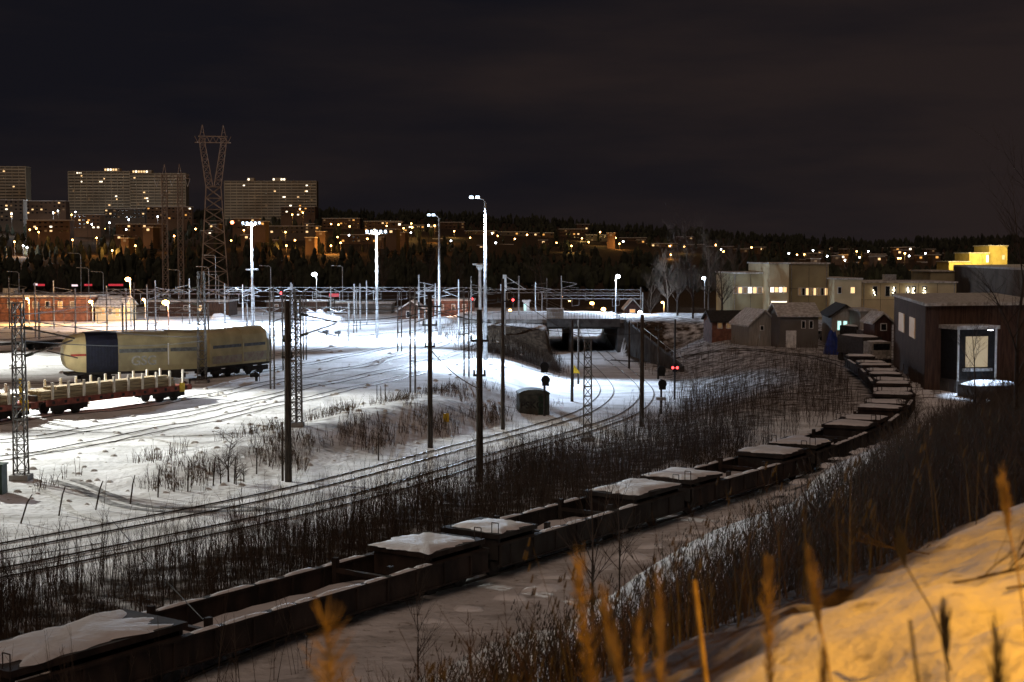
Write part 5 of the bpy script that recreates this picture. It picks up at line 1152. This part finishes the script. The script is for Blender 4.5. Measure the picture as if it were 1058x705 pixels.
twigs('embankment_scrub', 'dense dark scrub on the steep slope below the camera', scatter(5600, (-4, 50, 16, 118), lambda x, y, g: (lambda t: (t > np.interp(y, [20, 50, 75, 100], [5.0, 6.8, 6.2, 3.5])+1.1*np.sin(y*.45)+.7*np.sin(y*1.3)) & (t < 16.3) & (g.random(x.shape) < .35+.65*ss(35, 60, y)) & ~((y > 68) & (x/y > .265)))(toe_d(x, y)), 5), (.5, 1.6), M['twig2'], 5, .011, .38, 7, .6, clump=2)
twigs('embankment_weeds', 'brown dry weeds with seed heads on the slope at the bottom of the picture', scatter(1500, (-4, 18, 12, 48), lambda x, y, g: (lambda t: (t > 3.6+1.3*np.sin(y*.5)) & (t < 16.2))(toe_d(x, y)), 6), (.7, 1.4), M['weed'], 6, .010, .12, 5, .3, head=True)
# foreground straws on the bank, lit by the road lamp
def reed(px, ytop, Y, base_px, label, plume=True, m=M['straw'], r=.004, pl=.35, seed=0, wdt=.05):
    R = random.Random(seed); t = atY(px, ytop, Y); x0 = (base_px-529)/F*Y; y0 = Y-.1; z0 = h1(x0, y0)
    if t.z < z0+.15: z0 = t.z-.5
    o = thing('dry_reed', label, 'reed', (x0, y0, z0)); b = t-V((x0, y0, z0)); mid = b*.5+V((-b.x*.12, 0, 0))
    MB().tube([V((0, 0, -.05)), mid*.5, mid, b*.75+V((-b.x*.06, 0, 0)), b], r, 5).build('stem', m, o)
    if plume:
        mb = MB(); L = b.length*pl
        for k in range(150):
            s = R.random(); c = b-(b.normalized())*L*s; a = R.uniform(0, 6.28); w_ = .75*wdt*R.uniform(.5, 1.1)*(.35+.9*math.sin(math.pi*min(1, s*.85+.1)))
            e_ = c+V((math.cos(a)*w_, math.sin(a)*w_, R.uniform(.03, .13))); mb.bar(c, e_, .003, .0012, 3)
        mb.build('plume', m, o)
    return o
reed(596, 585, 5.2, 640, 'tall golden reed plume leaning left, bottom centre', seed=1, pl=.45, wdt=.06)
reed(622, 630, 5.0, 690, 'golden reed leaning strongly left, right of the tallest plume', seed=2, pl=.3, wdt=.03)
reed(660, 642, 5.4, 672, 'upright golden reed right of the tallest plume', seed=3, pl=.5, wdt=.05)
reed(680, 614, 5.2, 690, 'thin golden reed between two thicker ones at bottom centre', seed=4, pl=.5, wdt=.03)
reed(337, 648, 4.6, 370, 'feathery golden plume in front of the train, bottom left of centre', seed=5, pl=.4, wdt=.12)
reed(717, 600, 5.6, 745, 'straight pale straw leaning left near the edge of the bank', False, r=.011, seed=6)
reed(793, 590, 5.8, 800, 'golden reed with a dense upright plume at the lit bank edge', seed=7, pl=.6, wdt=.05)
reed(835, 585, 6.0, 870, 'golden reed curving left over the lit snow bank', seed=8, pl=.35, wdt=.035)
reed(927, 570, 6.5, 985, 'long thin stalk leaning left over the lit snow bank', seed=9, pl=.15, wdt=.02, m=M['weed'])
reed(1033, 503, 6.5, 1062, 'slim reed rising at the right edge above the lit bank', seed=10, pl=.3, wdt=.035)
reed(940, 640, 5.0, 965, 'dark bent stalk standing in the lit snow', False, m=M['weed'], r=.006, seed=11)
reed(975, 645, 5.4, 985, 'dark upright weed with small head in the lit snow', seed=12, pl=.3, wdt=.03, m=M['weed'])
reed(1030, 668, 4.6, 1040, 'short feathery weed at the bottom right corner', seed=13, pl=.6, wdt=.05, m=M['weed'])
reed(850, 690, 4.6, 856, 'short golden stub at the bottom edge below the bank crest', seed=14, pl=.4, wdt=.02)
for i, (px, py, an, L) in enumerate([(985, 606, .3, .7), (1010, 600, .15, .8), (1040, 612, .5, .6), (905, 590, .9, .5), (960, 575, 2.6, .6)]):
    p = gp(px, py); R = random.Random(i); mb = MB(); d = V((math.cos(an), math.sin(an)*.4, .12)); branch(mb, V((0, 0, .02)), d.normalized(), L, .008, 2, R, .35, 4)
    o = mb.build('fallen_twig', M['twig'], None); o.location = p; tag(o, ['dark forked twig lying on the lit snow, lowest of the pair', 'longest dark twig lying on the lit snow', 'dark twig on the lit snow at the right edge', 'thin twig on the lit snow near the round lump', 'thin twig lying near the top of the lit bank'][i], 'twig')
# road lamp behind the camera's right shoulder
o = thing('street_lamp', 'sodium street lamp standing beside the camera, outside the picture', 'street lamp', (8.5, 1.5, h1(8.5, 1.5)))
zt = 17.6-o.location.z; MB().bar((0, 0, -.3), (0, 0, zt), .09, .06, 8).tube([(0, 0, zt), (-1.2, .5, zt+.3), (-2.4, 1.0, zt+.35)], .04).build('post', M['steel'], o)
hd = MB().box(-2.9, -2.3, .8, 1.1, zt+.3, zt+.45).build('lamp_head', M['steel'], o); MB().box(-2.85, -2.35, .82, 1.08, zt+.24, zt+.297).build('lens', M['lamp_orange'], hd)
spot('lamp_light', V((5.9, 2.5, 17.75)), V((3.9, 6.0, 9.9)), 5200, (1, .42, .01), 79, .75, .12, o)
